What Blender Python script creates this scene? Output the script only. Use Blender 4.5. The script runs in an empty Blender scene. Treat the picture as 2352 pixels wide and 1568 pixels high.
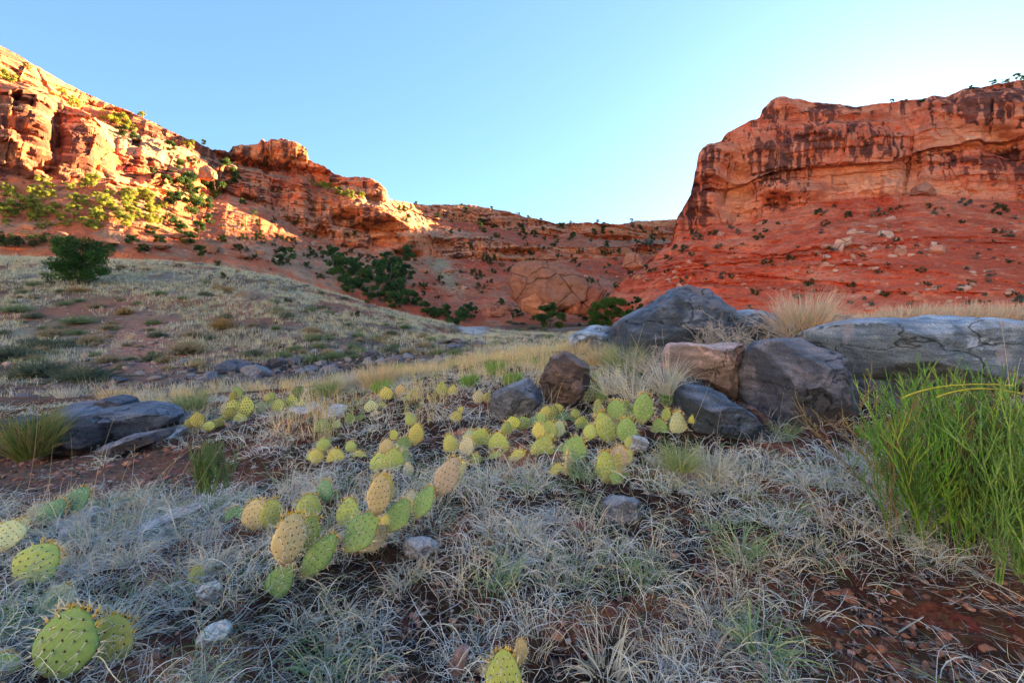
import bpy, math, random
import numpy as np
from mathutils import Vector, Matrix

R = math.radians
scene = bpy.context.scene
col = scene.collection
rng = np.random.default_rng(11)
random.seed(11)

# ------------------------------------------------------------------ camera, sky, sun, exposure
F, CX, CY, ZC = 1045.0, 1176.0, 700.0, 1.0        # focal length and principal point on the 2352 x 1568 photograph grid; eye height datum
cam_d = bpy.data.cameras.new('camera')
cam_d.sensor_width = 36.0
cam_d.lens = 36.0 * F / 2352.0
cam_d.shift_y = -(784.0 - CY) / 2352.0
cam_d.clip_start = 0.05
cam_d.clip_end = 5000.0
cam = bpy.data.objects.new('camera', cam_d)
cam.location = (0, 0, ZC)
cam.rotation_euler = (R(90), 0, 0)
col.objects.link(cam)
scene.camera = cam

SUN_AZ, SUN_EL = R(41.0), R(9.4)                 # azimuth from +Y towards +X
world = bpy.data.worlds.new('World')
scene.world = world
world.use_nodes = True
wn = world.node_tree.nodes
wn.clear()
sky = wn.new('ShaderNodeTexSky')
sky.sky_type = 'NISHITA'
sky.sun_disc = False
sky.sun_elevation = SUN_EL
sky.sun_rotation = SUN_AZ
sky.altitude = 1500.0
sky.air_density = 1.0
sky.dust_density = 1.9
sky.ozone_density = 1.0
bg = wn.new('ShaderNodeBackground')
bg.inputs['Strength'].default_value = 0.082
wo = wn.new('ShaderNodeOutputWorld')
gam = wn.new('ShaderNodeGamma')                    # the photograph's sky is a high-dynamic-range rendering: a flatter, more cyan sky
gam.inputs[1].default_value = 0.52
hue = wn.new('ShaderNodeMix')
hue.data_type = 'RGBA'
hue.blend_type = 'MULTIPLY'
hue.inputs[0].default_value = 1.0
hue.inputs[7].default_value = (0.358, 0.57, 0.815, 1)
world.node_tree.links.new(sky.outputs[0], gam.inputs[0])
world.node_tree.links.new(gam.outputs[0], hue.inputs[6])
world.node_tree.links.new(hue.outputs[2], bg.inputs[0])
world.node_tree.links.new(bg.outputs[0], wo.inputs[0])

sun_d = bpy.data.lights.new('sun', 'SUN')
sun_d.energy = 5.0
sun_d.angle = R(0.5)
sun_d.color = (1.0, 0.71, 0.34)
sun = bpy.data.objects.new('sun', sun_d)
SD = Vector((math.sin(SUN_AZ) * math.cos(SUN_EL), math.cos(SUN_AZ) * math.cos(SUN_EL), math.sin(SUN_EL)))
sun.rotation_euler = (-SD).to_track_quat('-Z', 'Y').to_euler()
sun.location = (40, 40, 120)
col.objects.link(sun)

scene.view_settings.view_transform = 'Standard'
scene.view_settings.look = 'None'
scene.view_settings.gamma = 1.0
scene.view_settings.exposure = 3.5
scene.cycles.use_denoising = True
scene.cycles.max_bounces = 6
scene.cycles.diffuse_bounces = 3

# ------------------------------------------------------------------ noise
def _hash(ix, iy, iz, seed):
    h = (ix * 374761393 + iy * 668265263 + iz * 2147483647 + seed * 974634777) & 0xFFFFFFFF
    h = ((h ^ (h >> 13)) * 1274126177) & 0xFFFFFFFF
    h = ((h ^ (h >> 16)) * 2246822519) & 0xFFFFFFFF
    return ((h ^ (h >> 15)) & 0xFFFFFF).astype(np.float64) / 0xFFFFFF

def vnoise(p, seed=0):
    """smooth value noise in -1..1"""
    p = np.asarray(p, dtype=np.float64)
    i = np.floor(p).astype(np.int64)
    f = p - i
    f = f * f * f * (f * (f * 6 - 15) + 10)
    x, y, z = i[..., 0], i[..., 1], i[..., 2]
    fx, fy, fz = f[..., 0], f[..., 1], f[..., 2]
    out = 0
    for dx in (0, 1):
        wx = fx if dx else 1 - fx
        for dy in (0, 1):
            wy = fy if dy else 1 - fy
            for dz in (0, 1):
                wz = fz if dz else 1 - fz
                out = out + wx * wy * wz * _hash(x + dx, y + dy, z + dz, seed)
    return out * 2 - 1

def fbm(p, octaves=4, seed=0, gain=0.5, lac=2.07):
    p = np.asarray(p, dtype=np.float64)
    a, s, t = 1.0, 0.0, 0.0
    for o in range(octaves):
        s = s + a * vnoise(p, seed + o * 17)
        t += a
        a *= gain
        p = p * lac + 13.7
    return s / t

def ridged(p, octaves=3, seed=0):
    a, s, t = 1.0, 0.0, 0.0
    p = np.asarray(p, dtype=np.float64)
    for o in range(octaves):
        s = s + a * (1 - np.abs(vnoise(p, seed + o * 31)) * 2)
        t += a
        a *= 0.5
        p = p * 2.1 + 5.3
    return s / t

def n1(x, seed=0):
    x = np.asarray(x, dtype=np.float64)
    return vnoise(np.stack([x, np.full_like(x, 0.37), np.full_like(x, 0.71)], -1), seed)

def sstep(a, b, x):
    t = np.clip((x - a) / (b - a), 0, 1)
    return t * t * (3 - 2 * t)

def mix(a, b, t):
    a, b = np.asarray(a, float), np.asarray(b, float)
    t = np.asarray(t)[..., None]
    return a * (1 - t) + b * t

# ------------------------------------------------------------------ pixel <-> place
def at(px, py, Y):
    return np.stack(np.broadcast_arrays((np.asarray(px) - CX) / F * Y, np.asarray(Y, float), ZC - (np.asarray(py) - CY) / F * Y), -1)

def pix(P):
    Y = np.maximum(P[..., 1], 1e-3)
    return CX + F * P[..., 0] / Y, CY - F * (P[..., 2] - ZC) / Y

def sight(px, py, y=1.5):
    """the ground point on a line of sight of the photograph"""
    y = float(y)
    for _ in range(60):
        P = at(px, py, y)
        y = float(np.clip(y + (P[2] - H(P[0:1], P[1:2])[0]) * 0.8 / max((py - CY) / F, 0.12), 0.4, 9))
    return y

# ------------------------------------------------------------------ object helpers
def mesh_np(name, V, Fa, mats, parent=None, smooth=True, colattr=None, midx=None, world_xf=None):
    V = np.asarray(V, dtype=np.float32).reshape(-1, 3)
    groups = Fa if isinstance(Fa, (list, tuple)) else [Fa]
    groups = [np.asarray(g, dtype=np.int32) for g in groups if len(g)]
    me = bpy.data.meshes.new(name)
    me.vertices.add(len(V))
    me.vertices.foreach_set('co', V.ravel())
    nl = sum(g.size for g in groups)
    npoly = sum(len(g) for g in groups)
    me.loops.add(nl)
    me.loops.foreach_set('vertex_index', np.concatenate([g.ravel() for g in groups]))
    tot = np.concatenate([np.full(len(g), g.shape[1], dtype=np.int32) for g in groups])
    start = np.concatenate([[0], np.cumsum(tot)[:-1]]).astype(np.int32)
    me.polygons.add(npoly)
    me.polygons.foreach_set('loop_start', start)
    me.polygons.foreach_set('loop_total', tot)
    me.polygons.foreach_set('use_smooth', np.full(npoly, bool(smooth)))
    for m in (mats if isinstance(mats, (list, tuple)) else [mats]):
        me.materials.append(m)
    if midx is not None:
        me.polygons.foreach_set('material_index', np.asarray(midx, dtype=np.int32))
    if colattr is not None:
        at_ = me.color_attributes.new('tint', 'FLOAT_COLOR', 'POINT')
        c = np.ones((len(V), 4), dtype=np.float32)
        c[:, :3] = colattr
        at_.data.foreach_set('color', c.ravel())
    me.update(calc_edges=True)
    o = bpy.data.objects.new(name, me)
    col.objects.link(o)
    if parent is not None:
        o.parent = parent
    return o

def tag(o, label=None, cat=None, group=None, kind=None):
    if label: o['label'] = label
    if cat: o['category'] = cat
    if group: o['group'] = group
    if kind: o['kind'] = kind
    return o

def empty(name, loc=(0, 0, 0), rz=0.0):
    o = bpy.data.objects.new(name, None)
    o.empty_display_size = 0.1
    o.location = tuple(float(v) for v in loc)
    o.rotation_euler = (0, 0, rz)
    col.objects.link(o)
    return o

def copy_tree(o, parent=None):
    c = o.copy()
    col.objects.link(c)
    c.parent = parent
    for ch in list(o.children):
        copy_tree(ch, c)
    return c

def grid_faces(n, m, wrap=False):
    """n rows x m columns of vertices"""
    i = np.arange(n - 1)[:, None]
    j = np.arange(m if wrap else m - 1)[None, :]
    j2 = (j + 1) % m
    a = i * m + j; b = i * m + j2; c = (i + 1) * m + j2; d = (i + 1) * m + j
    return np.stack([a, b, c, d], -1).reshape(-1, 4)

# ------------------------------------------------------------------ materials
def new_mat(name):
    m = bpy.data.materials.new(name)
    m.use_nodes = True
    nt = m.node_tree
    nt.nodes.clear()
    out = nt.nodes.new('ShaderNodeOutputMaterial')
    b = nt.nodes.new('ShaderNodeBsdfPrincipled')
    nt.links.new(b.outputs[0], out.inputs[0])
    return m, nt, b

def nd(nt, t, **kw):
    n = nt.nodes.new(t)
    for k, v in kw.items():
        if k in n.inputs.keys():
            n.inputs[k].default_value = v
        else:
            setattr(n, k, v)
    return n

def mixrgb(nt, kind, fac, a, b):
    n = nt.nodes.new('ShaderNodeMix')
    n.data_type = 'RGBA'
    n.blend_type = kind
    ia, ib = n.inputs[6], n.inputs[7]
    for s, v in ((n.inputs[0], fac), (ia, a), (ib, b)):
        if hasattr(v, 'is_linked'):
            nt.links.new(v, s)
        elif isinstance(v, (tuple, list)):
            s.default_value = (*v, 1.0) if len(v) == 3 else v
        else:
            s.default_value = v
    return n.outputs[2]

def ramp(nt, src, stops):
    n = nt.nodes.new('ShaderNodeValToRGB')
    el = n.color_ramp.elements
    while len(el) < len(stops):
        el.new(0.5)
    for e, (p, c) in zip(el, stops):
        e.position = p
        e.color = (*c, 1) if isinstance(c, tuple) else (c, c, c, 1)
    nt.links.new(src, n.inputs[0])
    return n.outputs[0]

def tex_noise(nt, vec, scale, detail=6, rough=0.6, dist=0.0):
    n = nd(nt, 'ShaderNodeTexNoise')
    n.inputs['Scale'].default_value = scale
    n.inputs['Detail'].default_value = detail
    n.inputs['Roughness'].default_value = rough
    n.inputs['Distortion'].default_value = dist
    if vec is not None:
        nt.links.new(vec, n.inputs['Vector'])
    return n.outputs[0]

def mapping(nt, vec, scale=(1, 1, 1), rot=(0, 0, 0)):
    n = nt.nodes.new('ShaderNodeMapping')
    n.inputs['Scale'].default_value = scale
    n.inputs['Rotation'].default_value = rot
    nt.links.new(vec, n.inputs['Vector'])
    return n.outputs[0]

def bump(nt, h, strength, dist, normal=None):
    n = nt.nodes.new('ShaderNodeBump')
    n.inputs['Strength'].default_value = strength
    n.inputs['Distance'].default_value = dist
    nt.links.new(h, n.inputs['Height'])
    if normal is not None:
        nt.links.new(normal, n.inputs['Normal'])
    return n.outputs[0]

def geo_pos(nt):
    return nt.nodes.new('ShaderNodeNewGeometry').outputs['Position']

def tint_out(nt):
    n = nt.nodes.new('ShaderNodeAttribute')
    n.attribute_name = 'tint'
    return n.outputs['Color']

def obj_coord(nt):
    return nt.nodes.new('ShaderNodeTexCoord').outputs['Object']

def obj_color(nt):
    return nt.nodes.new('ShaderNodeObjectInfo').outputs['Color']

def cliff_material():
    m, nt, b = new_mat('layered_sandstone')
    p = geo_pos(nt)
    base = tint_out(nt)
    strata = tex_noise(nt, mapping(nt, p, (0.06, 0.06, 1.6)), 1.0, 5, 0.65)
    grain = tex_noise(nt, p, 0.9, 8, 0.7)
    c = mixrgb(nt, 'MULTIPLY', 0.28, base, ramp(nt, strata, [(0.3, (0.62, 0.58, 0.6)), (0.5, (1.0, 1.0, 1.0)), (0.7, (1.15, 1.12, 1.08))]))
    c = mixrgb(nt, 'MULTIPLY', 0.6, c, ramp(nt, grain, [(0.28, (0.5, 0.45, 0.45)), (0.5, (1.0, 1.0, 1.0)), (0.75, (1.2, 1.15, 1.1))]))
    nt.links.new(c, b.inputs['Base Color'])
    b.inputs['Roughness'].default_value = 0.95
    b.inputs['Specular IOR Level'].default_value = 0.1
    n = bump(nt, strata, 0.3, 0.5)
    n = bump(nt, grain, 0.7, 0.9, n)
    nt.links.new(n, b.inputs['Normal'])
    return m

def ground_material():
    m, nt, b = new_mat('red_desert_soil')
    p = geo_pos(nt)
    base = tint_out(nt)
    v = nd(nt, 'ShaderNodeTexVoronoi'); v.inputs['Scale'].default_value = 55.0
    nt.links.new(p, v.inputs['Vector'])
    v2 = nd(nt, 'ShaderNodeTexVoronoi'); v2.inputs['Scale'].default_value = 6.0
    nt.links.new(p, v2.inputs['Vector'])
    fine = tex_noise(nt, p, 38.0, 8, 0.7)
    mid = tex_noise(nt, p, 3.2, 8, 0.68)
    c = mixrgb(nt, 'MULTIPLY', 0.75, base, ramp(nt, fine, [(0.3, (0.35, 0.33, 0.33)), (0.5, (0.95, 0.95, 0.95)), (0.75, (1.5, 1.42, 1.38))]))
    c = mixrgb(nt, 'MULTIPLY', 0.6, c, ramp(nt, mid, [(0.32, (0.5, 0.46, 0.46)), (0.52, (1.0, 1.0, 1.0)), (0.7, (1.3, 1.24, 1.2))]))
    c = mixrgb(nt, 'MULTIPLY', 0.35, c, v.outputs['Color'])
    nt.links.new(c, b.inputs['Base Color'])
    b.inputs['Roughness'].default_value = 1.0
    b.inputs['Specular IOR Level'].default_value = 0.05
    n = bump(nt, v.outputs['Distance'], 0.8, 0.012)
    n = bump(nt, fine, 0.9, 0.02, n)
    n = bump(nt, mid, 0.5, 0.12, n)
    nt.links.new(n, b.inputs['Normal'])
    return m

def varnished_rock_material():
    """dark desert varnish over pinkish granite gneiss; the object colour shifts it between blue black, brown and pale"""
    m, nt, b = new_mat('varnished_rock')
    p = obj_coord(nt)
    oc = obj_color(nt)
    band = tex_noise(nt, mapping(nt, p, (2.0, 2.0, 14.0), (0.3, 0.25, 0.0)), 2.2, 9, 0.72, 0.7)
    patch = tex_noise(nt, p, 3.4, 7, 0.6, 0.5)
    speck = tex_noise(nt, p, 140.0, 4, 0.75)
    gn = nt.nodes.new('ShaderNodeNewGeometry')
    sep = nt.nodes.new('ShaderNodeSeparateXYZ')
    nt.links.new(gn.outputs['Normal'], sep.inputs[0])
    up = nd(nt, 'ShaderNodeMath', operation='MULTIPLY_ADD')       # upward faces turn paler, broken up by noise
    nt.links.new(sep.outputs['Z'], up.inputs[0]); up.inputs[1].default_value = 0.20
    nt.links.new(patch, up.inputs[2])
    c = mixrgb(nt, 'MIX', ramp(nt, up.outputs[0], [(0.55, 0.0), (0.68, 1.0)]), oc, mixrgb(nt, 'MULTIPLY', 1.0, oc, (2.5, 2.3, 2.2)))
    c = mixrgb(nt, 'MULTIPLY', 0.8, c, ramp(nt, band, [(0.3, (0.45, 0.44, 0.45)), (0.5, (1.0, 1.0, 1.0)), (0.7, (1.8, 1.62, 1.55))]))
    c = mixrgb(nt, 'MULTIPLY', 0.85, c, ramp(nt, speck, [(0.35, (0.45, 0.45, 0.45)), (0.55, (1.0, 1.0, 1.0)), (0.75, (1.9, 1.85, 1.8))]))
    spall = tex_noise(nt, p, 1.6, 8, 0.66, 0.9)                                                       # varnish flaked off to pinkish stone
    sz_ = nt.nodes.new('ShaderNodeSeparateXYZ'); nt.links.new(p, sz_.inputs[0])
    spz = nd(nt, 'ShaderNodeMath', operation='MULTIPLY_ADD'); nt.links.new(sz_.outputs['Z'], spz.inputs[0]); spz.inputs[1].default_value = 0.30; nt.links.new(spall, spz.inputs[2])
    c = mixrgb(nt, 'MIX', ramp(nt, spz.outputs[0], [(0.57, 0.0), (0.60, 0.8)]), c, mixrgb(nt, 'MULTIPLY', 1.0, mixrgb(nt, 'ADD', 1.0, oc, (0.09, 0.062, 0.055)), (1.3, 1.2, 1.15)))
    wv = mixrgb(nt, 'ADD', 0.5, p, nd(nt, 'ShaderNodeTexNoise', Scale=3.0, Detail=4.0).outputs[1])
    vor = nd(nt, 'ShaderNodeTexVoronoi', feature='DISTANCE_TO_EDGE', Scale=0.8)
    nt.links.new(mapping(nt, wv, (1.0, 1.0, 1.5), (0.4, 0.5, 0.2)), vor.inputs['Vector'])
    crack = ramp(nt, vor.outputs['Distance'], [(0.0, 0.0), (0.007, 1.0)])
    c = mixrgb(nt, 'MULTIPLY', 0.7, c, crack)
    nt.links.new(c, b.inputs['Base Color'])
    b.inputs['Roughness'].default_value = 0.62
    b.inputs['Specular IOR Level'].default_value = 0.35
    n = bump(nt, crack, 1.0, 0.02)
    n = bump(nt, band, 0.9, 0.03, n)
    n = bump(nt, patch, 0.6, 0.08, n)
    n = bump(nt, speck, 0.5, 0.005, n)
    nt.links.new(n, b.inputs['Normal'])
    return m

def sandstone_rock_material():
    m, nt, b = new_mat('fallen_sandstone')
    p = geo_pos(nt)
    oc = obj_color(nt)
    g = tex_noise(nt, p, 0.7, 8, 0.7)
    s = tex_noise(nt, mapping(nt, p, (0.2, 0.2, 1.5)), 0.8, 6, 0.65)
    c = mixrgb(nt, 'MULTIPLY', 0.7, oc, ramp(nt, g, [(0.3, (0.5, 0.46, 0.45)), (0.5, (1, 1, 1)), (0.72, (1.3, 1.25, 1.2))]))
    c = mixrgb(nt, 'MULTIPLY', 0.4, c, ramp(nt, s, [(0.3, (0.6, 0.56, 0.56)), (0.6, (1.1, 1.1, 1.1))]))
    wv = mixrgb(nt, 'ADD', 0.9, p, nd(nt, 'ShaderNodeTexNoise', Scale=0.3, Detail=4.0).outputs[1])
    vor = nd(nt, 'ShaderNodeTexVoronoi', feature='DISTANCE_TO_EDGE', Scale=0.11)
    nt.links.new(wv, vor.inputs['Vector'])
    crack = ramp(nt, vor.outputs['Distance'], [(0.0, 0.12), (0.018, 1.0)])
    c = mixrgb(nt, 'MULTIPLY', 0.45, c, crack)
    nt.links.new(c, b.inputs['Base Color'])
    b.inputs['Roughness'].default_value = 0.95
    b.inputs['Specular IOR Level'].default_value = 0.1
    n = bump(nt, g, 0.8, 0.7)
    n = bump(nt, crack, 0.8, 0.4, n)
    nt.links.new(n, b.inputs['Normal'])
    return m

def tint_material(name, rough=0.8, spec=0.2, trans=0.0, scale=None):
    """each blade, leaf or stone carries its own colour"""
    m, nt, b = new_mat(name)
    c = tint_out(nt)
    if scale:
        f = tex_noise(nt, geo_pos(nt), scale, 5, 0.7)
        c = mixrgb(nt, 'MULTIPLY', 0.7, c, ramp(nt, f, [(0.3, 0.5), (0.5, 1.0), (0.75, 1.4)]))
        nt.links.new(bump(nt, f, 0.6, 0.3 / scale), b.inputs['Normal'])
    nt.links.new(c, b.inputs['Base Color'])
    b.inputs['Roughness'].default_value = rough
    b.inputs['Specular IOR Level'].default_value = spec
    if trans:
        tr = nt.nodes.new('ShaderNodeBsdfTranslucent')
        nt.links.new(c, tr.inputs[0])
        mx = nt.nodes.new('ShaderNodeMixShader')
        mx.inputs[0].default_value = trans
        nt.links.new(b.outputs[0], mx.inputs[1]); nt.links.new(tr.outputs[0], mx.inputs[2])
        out = [n for n in nt.nodes if n.type == 'OUTPUT_MATERIAL'][0]
        nt.links.new(mx.outputs[0], out.inputs[0])
    return m

def pad_material():
    m, nt, b = new_mat('cactus_skin')
    p = obj_coord(nt)
    oc = obj_color(nt)
    a = tex_noise(nt, p, 3.0, 5, 0.6)
    f = tex_noise(nt, p, 38.0, 4, 0.6)
    c = mixrgb(nt, 'MIX', ramp(nt, a, [(0.40, 0.0), (0.68, 0.55)]), oc, mixrgb(nt, 'MULTIPLY', 1.0, oc, (1.4, 1.12, 0.9)))
    c = mixrgb(nt, 'MULTIPLY', 0.5, c, ramp(nt, f, [(0.3, 0.7), (0.7, 1.25)]))
    spots = tex_noise(nt, p, 9.0, 6, 0.75)
    sepz = nt.nodes.new('ShaderNodeSeparateXYZ'); nt.links.new(p, sepz.inputs[0])
    cork = nd(nt, 'ShaderNodeMath', operation='MULTIPLY_ADD'); nt.links.new(a, cork.inputs[0]); cork.inputs[1].default_value = 0.5; nt.links.new(sepz.outputs['Z'], cork.inputs[2])
    c = mixrgb(nt, 'MIX', ramp(nt, cork.outputs[0], [(0.30, 0.75), (0.46, 0.0)]), c, (0.24, 0.17, 0.10))          # corky, dusty foot of the pad
    c = mixrgb(nt, 'MIX', ramp(nt, spots, [(0.68, 0.0), (0.74, 0.6)]), c, (0.22, 0.14, 0.08))   # corky scars
    nt.links.new(c, b.inputs['Base Color'])
    b.inputs['Roughness'].default_value = 0.55
    b.inputs['Specular IOR Level'].default_value = 0.4
    b.inputs['Subsurface Weight'].default_value = 0.08
    b.inputs['Subsurface Radius'].default_value = (0.01, 0.015, 0.004)
    b.inputs['Subsurface Scale'].default_value = 0.3
    nt.links.new(bump(nt, f, 0.25, 0.03), b.inputs['Normal'])
    return m

def plain(name, c, rough=0.7, spec=0.2, var=None):
    m, nt, b = new_mat(name)
    f = tex_noise(nt, geo_pos(nt), var or 60.0, 4, 0.6)
    cc = mixrgb(nt, 'MULTIPLY', 0.6, c, ramp(nt, f, [(0.3, 0.6), (0.7, 1.35)]))
    nt.links.new(cc, b.inputs['Base Color'])
    b.inputs['Roughness'].default_value = rough
    b.inputs['Specular IOR Level'].default_value = spec
    return m

M_CLIFF = cliff_material()
M_GROUND = ground_material()
M_ROCK = varnished_rock_material()
M_SAND = sandstone_rock_material()
M_GRASS = tint_material('dry_blades', 0.75, 0.2, 0.48)
M_GREEN = tint_material('green_blades', 0.6, 0.25, 0.2)
M_LEAF = tint_material('leaf_clumps', 0.7, 0.15, 0.38)
M_STONE = tint_material('loose_stones', 0.9, 0.15, 0.0, 60.0)
M_RUBBLE = tint_material('scree', 0.95, 0.1, 0.0, 1.2)
M_PAD = pad_material()
M_SPINE = plain('pale_spines', (0.82, 0.74, 0.56), 0.6)
M_AREOLE = plain('brown_areoles', (0.10, 0.045, 0.02), 0.9)
M_GLOCHID = plain('yellow_bristles', (0.85, 0.56, 0.07), 0.7)
M_STEM = tint_material('jointed_stems', 0.6, 0.25, 0.0, 25.0)
M_BARK = plain('grey_bark', (0.20, 0.15, 0.12), 0.95, 0.1, 6.0)
M_TWIG = plain('bleached_twigs', (0.42, 0.38, 0.35), 0.85, 0.15, 40.0)

# ------------------------------------------------------------------ the lie of the land
GCOL = np.array([-1200, -600, 0, 300, 600, 900, 1200, 1500, 1800, 2100, 2352, 3000, 3600], float)
GZ = [(0.8, [-.68, -.66, -.64, -.68, -.70, -.72, -.72, -.72, -.72, -.70, -.68, -.66, -.66]),
      (1.2, [-.78, -.74, -.70, -.72, -.73, -.72, -.70, -.70, -.69, -.67, -.65, -.60, -.60]),
      (1.8, [-.98, -.92, -.82, -.80, -.76, -.71, -.66, -.65, -.65, -.63, -.60, -.52, -.50]),
      (2.5, [-1.2, -1.1, -.95, -.90, -.82, -.73, -.66, -.62, -.60, -.56, -.52, -.45, -.40]),
      (3.5, [-1.4, -1.3, -1.10, -1.0, -.88, -.74, -.62, -.56, -.50, -.42, -.38, -.30, -.30])]
GP = [(5, [990, 970, 945, 933, 913, 878, 838, 812, 790, 770, 765, 750, 740]),
      (7, [960, 940, 908, 910, 898, 864, 810, 788, 768, 752, 748, 740, 735]),
      (10, [960, 950, 920, 922, 910, 880, 822, 795, 775, 762, 758, 750, 745]),
      (14, [900, 890, 872, 888, 884, 856, 812, 790, 772, 765, 760, 750, 745]),
      (20, [800, 800, 790, 800, 803, 806, 798, 785, 768, 762, 758, 750, 745]),
      (30, [660, 660, 662, 682, 712, 768, 788, 776, 764, 758, 754, 748, 742]),
      (45, [570, 575, 582, 590, 614, 715, 778, 768, 758, 752, 750, 745, 740]),
      (60, [600, 602, 605, 612, 640, 740, 772, 762, 754, 748, 746, 742, 738]),
      (80, [650, 650, 650, 655, 680, 760, 765, 755, 748, 745, 742, 738, 735]),
      (110, [690, 690, 690, 690, 700, 755, 752, 742, 738, 735, 732, 728, 725]),
      (200, [715] * 13), (700, [705] * 13)]
_rows = [(y, [CY - F * z / y for z in zs]) for y, zs in GZ] + GP
_ly = np.log([r[0] for r in _rows])
_tab = np.array([r[1] for r in _rows], float)
GU = np.linspace(-1200, 3600, 241)
GL = np.linspace(math.log(0.8), math.log(700), 260)
_t1 = np.stack([np.interp(GU, GCOL, row) for row in _tab])                 # rows x GU
_fine = np.stack([np.interp(GL, _ly, _t1[:, j]) for j in range(len(GU))], 1)
def _blur(a, axis, k):
    w = np.exp(-0.5 * (np.arange(-3 * k, 3 * k + 1) / k) ** 2); w /= w.sum()
    pad = [(0, 0), (0, 0)]; pad[axis] = (3 * k, 3 * k)
    b = np.pad(a, pad, mode='edge')
    return np.apply_along_axis(lambda v: np.convolve(v, w, 'valid'), axis, b)
# blur the heights (not the angles) so that near rows stay planes
_Yg = np.exp(GL)[:, None]
_zf = ZC - (_fine - CY) / F * _Yg
_sl = _blur(_blur((_zf - ZC) / (_Yg + 1.5), 0, 3), 1, 5)
ZG = _sl * (_Yg + 1.5) + ZC

def H0(x, y):
    Y = np.clip(y, 0.8, 690)
    u = np.clip(CX + F * x / Y, GU[0], GU[-1] - 1e-6)
    a = (u - GU[0]) / (GU[1] - GU[0]); b = (np.log(Y) - GL[0]) / (GL[1] - GL[0])
    i = np.clip(a.astype(int), 0, len(GU) - 2); j = np.clip(b.astype(int), 0, len(GL) - 2)
    a = a - i; b = b - j
    return (ZG[j, i] * (1 - a) * (1 - b) + ZG[j, i + 1] * a * (1 - b) + ZG[j + 1, i] * (1 - a) * b + ZG[j + 1, i + 1] * a * b)

def H(x, y):
    x = np.asarray(x, float); y = np.asarray(y, float)
    z = H0(x, y)
    d = np.sqrt(x * x + y * y)
    P = np.stack([x, y, np.zeros_like(x)], -1)
    z = z + 0.035 * fbm(P * 1.7, 3, 3) + 0.020 * fbm(P * 6.0, 2, 9) * sstep(40, 8, d)
    z = z + sstep(8, 25, d) * 0.30 * fbm(P * 0.22, 3, 21) * sstep(400, 100, d)
    return z

def bare_mask(px_, py_):
    """where the photograph shows bare soil instead of grass"""
    b = 1.25 * np.exp(-((px_ - 2200) / 330) ** 2 - ((py_ - 1460) / 170) ** 2)
    b += 1.2 * np.exp(-((px_ - 90) / 330) ** 2 - ((py_ - 1085) / 62) ** 2)
    b += 0.8 * np.exp(-((px_ - 420) / 230) ** 2 - ((py_ - 1075) / 40) ** 2)
    b += 0.8 * np.exp(-((px_ - 350) / 60) ** 2 - ((py_ - 1325) / 70) ** 2)
    b += 0.9 * np.exp(-((px_ - 420) / 230) ** 2 - ((py_ - 1530) / 60) ** 2)
    b += 0.7 * np.exp(-((px_ - 720) / 130) ** 2 - ((py_ - 950) / 35) ** 2)
    b += 0.7 * np.exp(-((px_ - 1050) / 110) ** 2 - ((py_ - 1210) / 30) ** 2)
    b += 0.7 * np.exp(-((px_ - 1560) / 70) ** 2 - ((py_ - 1185) / 30) ** 2)
    b += 0.8 * np.exp(-((px_ - 1880) / 110) ** 2 - ((py_ - 1040) / 35) ** 2)
    return b

# the ground: one sheet around the camera out to the horizon
NR, NA = 640, 470
rad = np.concatenate([[0.02], np.geomspace(0.25, 900, NR - 1)])
ang = np.concatenate([np.linspace(-60, 60, NA - 90), np.linspace(60, 300, 92)[1:-1]]) * math.pi / 180
RR, AA = np.meshgrid(rad, ang, indexing='ij')
gx = RR * np.sin(AA); gy = -0.35 + RR * np.cos(AA)
gz = H(gx, gy)
GPt = np.stack([gx, gy, gz], -1).reshape(-1, 3)
d = np.hypot(GPt[:, 0], GPt[:, 1])
near = sstep(9, 3, d)
GPt[:, 2] += near * (0.014 * fbm(GPt * 22, 3, 41) + 0.016 * np.maximum(0, vnoise(GPt * 14, 55)) + 0.012 * np.maximum(0, vnoise(GPt * 31, 58)))
gpx, gpy = pix(GPt)
gpx = np.where(GPt[:, 1] < 0.2, 3000, gpx)
nA = fbm(GPt * [1.3, 1.3, 0], 4, 71); nB = fbm(GPt * [0.33, 0.33, 0], 4, 77); nC = fbm(GPt * [5, 5, 0], 3, 81)
soil = mix((0.22, 0.08, 0.045), (0.50, 0.19, 0.11), sstep(-0.3, 0.35, nA))
litter = 1 - np.clip(bare_mask(gpx, gpy), 0, 1) * (GPt[:, 1] > 0.3)
soil = mix(soil, (0.036, 0.026, 0.023), np.clip(0.35 + 0.55 * litter, 0, 1) * sstep(-0.25, 0.2, nC + 0.5 * nA + 0.25 * litter))              # dark soil crust, blackened under grass to paint shade between the blades
pink = np.exp(-((gpx - 150) / 330) ** 2 - ((gpy - 1100) / 75) ** 2) * (GPt[:, 1] > 1.2) * (d < 6)
soil = mix(soil, (0.34, 0.19, 0.15), 0.9 * pink)
hill = mix((0.30, 0.20, 0.14), (0.36, 0.31, 0.24), sstep(-0.3, 0.3, nB))
hill = mix(hill, (0.12, 0.085, 0.07), 0.75 * sstep(0.05, 0.35, nA))
hill = mix(hill, (0.42, 0.18, 0.12), 0.8 * sstep(0.12, 0.35, fbm(GPt * [0.16, 0.16, 0], 3, 95)))
bare = np.exp(-((gpx - 330) / 90) ** 2 - ((gpy - 800) / 70) ** 2) * (d > 8) + 0.5 * np.exp(-((gpx - 520) / 200) ** 2 - ((gpy - 830) / 30) ** 2) * (d > 8)
hill = mix(hill, (0.55, 0.27, 0.20), np.clip(1.2 * bare, 0, 1) * sstep(-0.6, 0.2, nA + 0.4))
darkg = np.exp(-((gpx - 780) / 340) ** 2 - ((gpy - 850 + 0.08 * (gpx - 600)) / 38) ** 2) * (d > 8)
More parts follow.
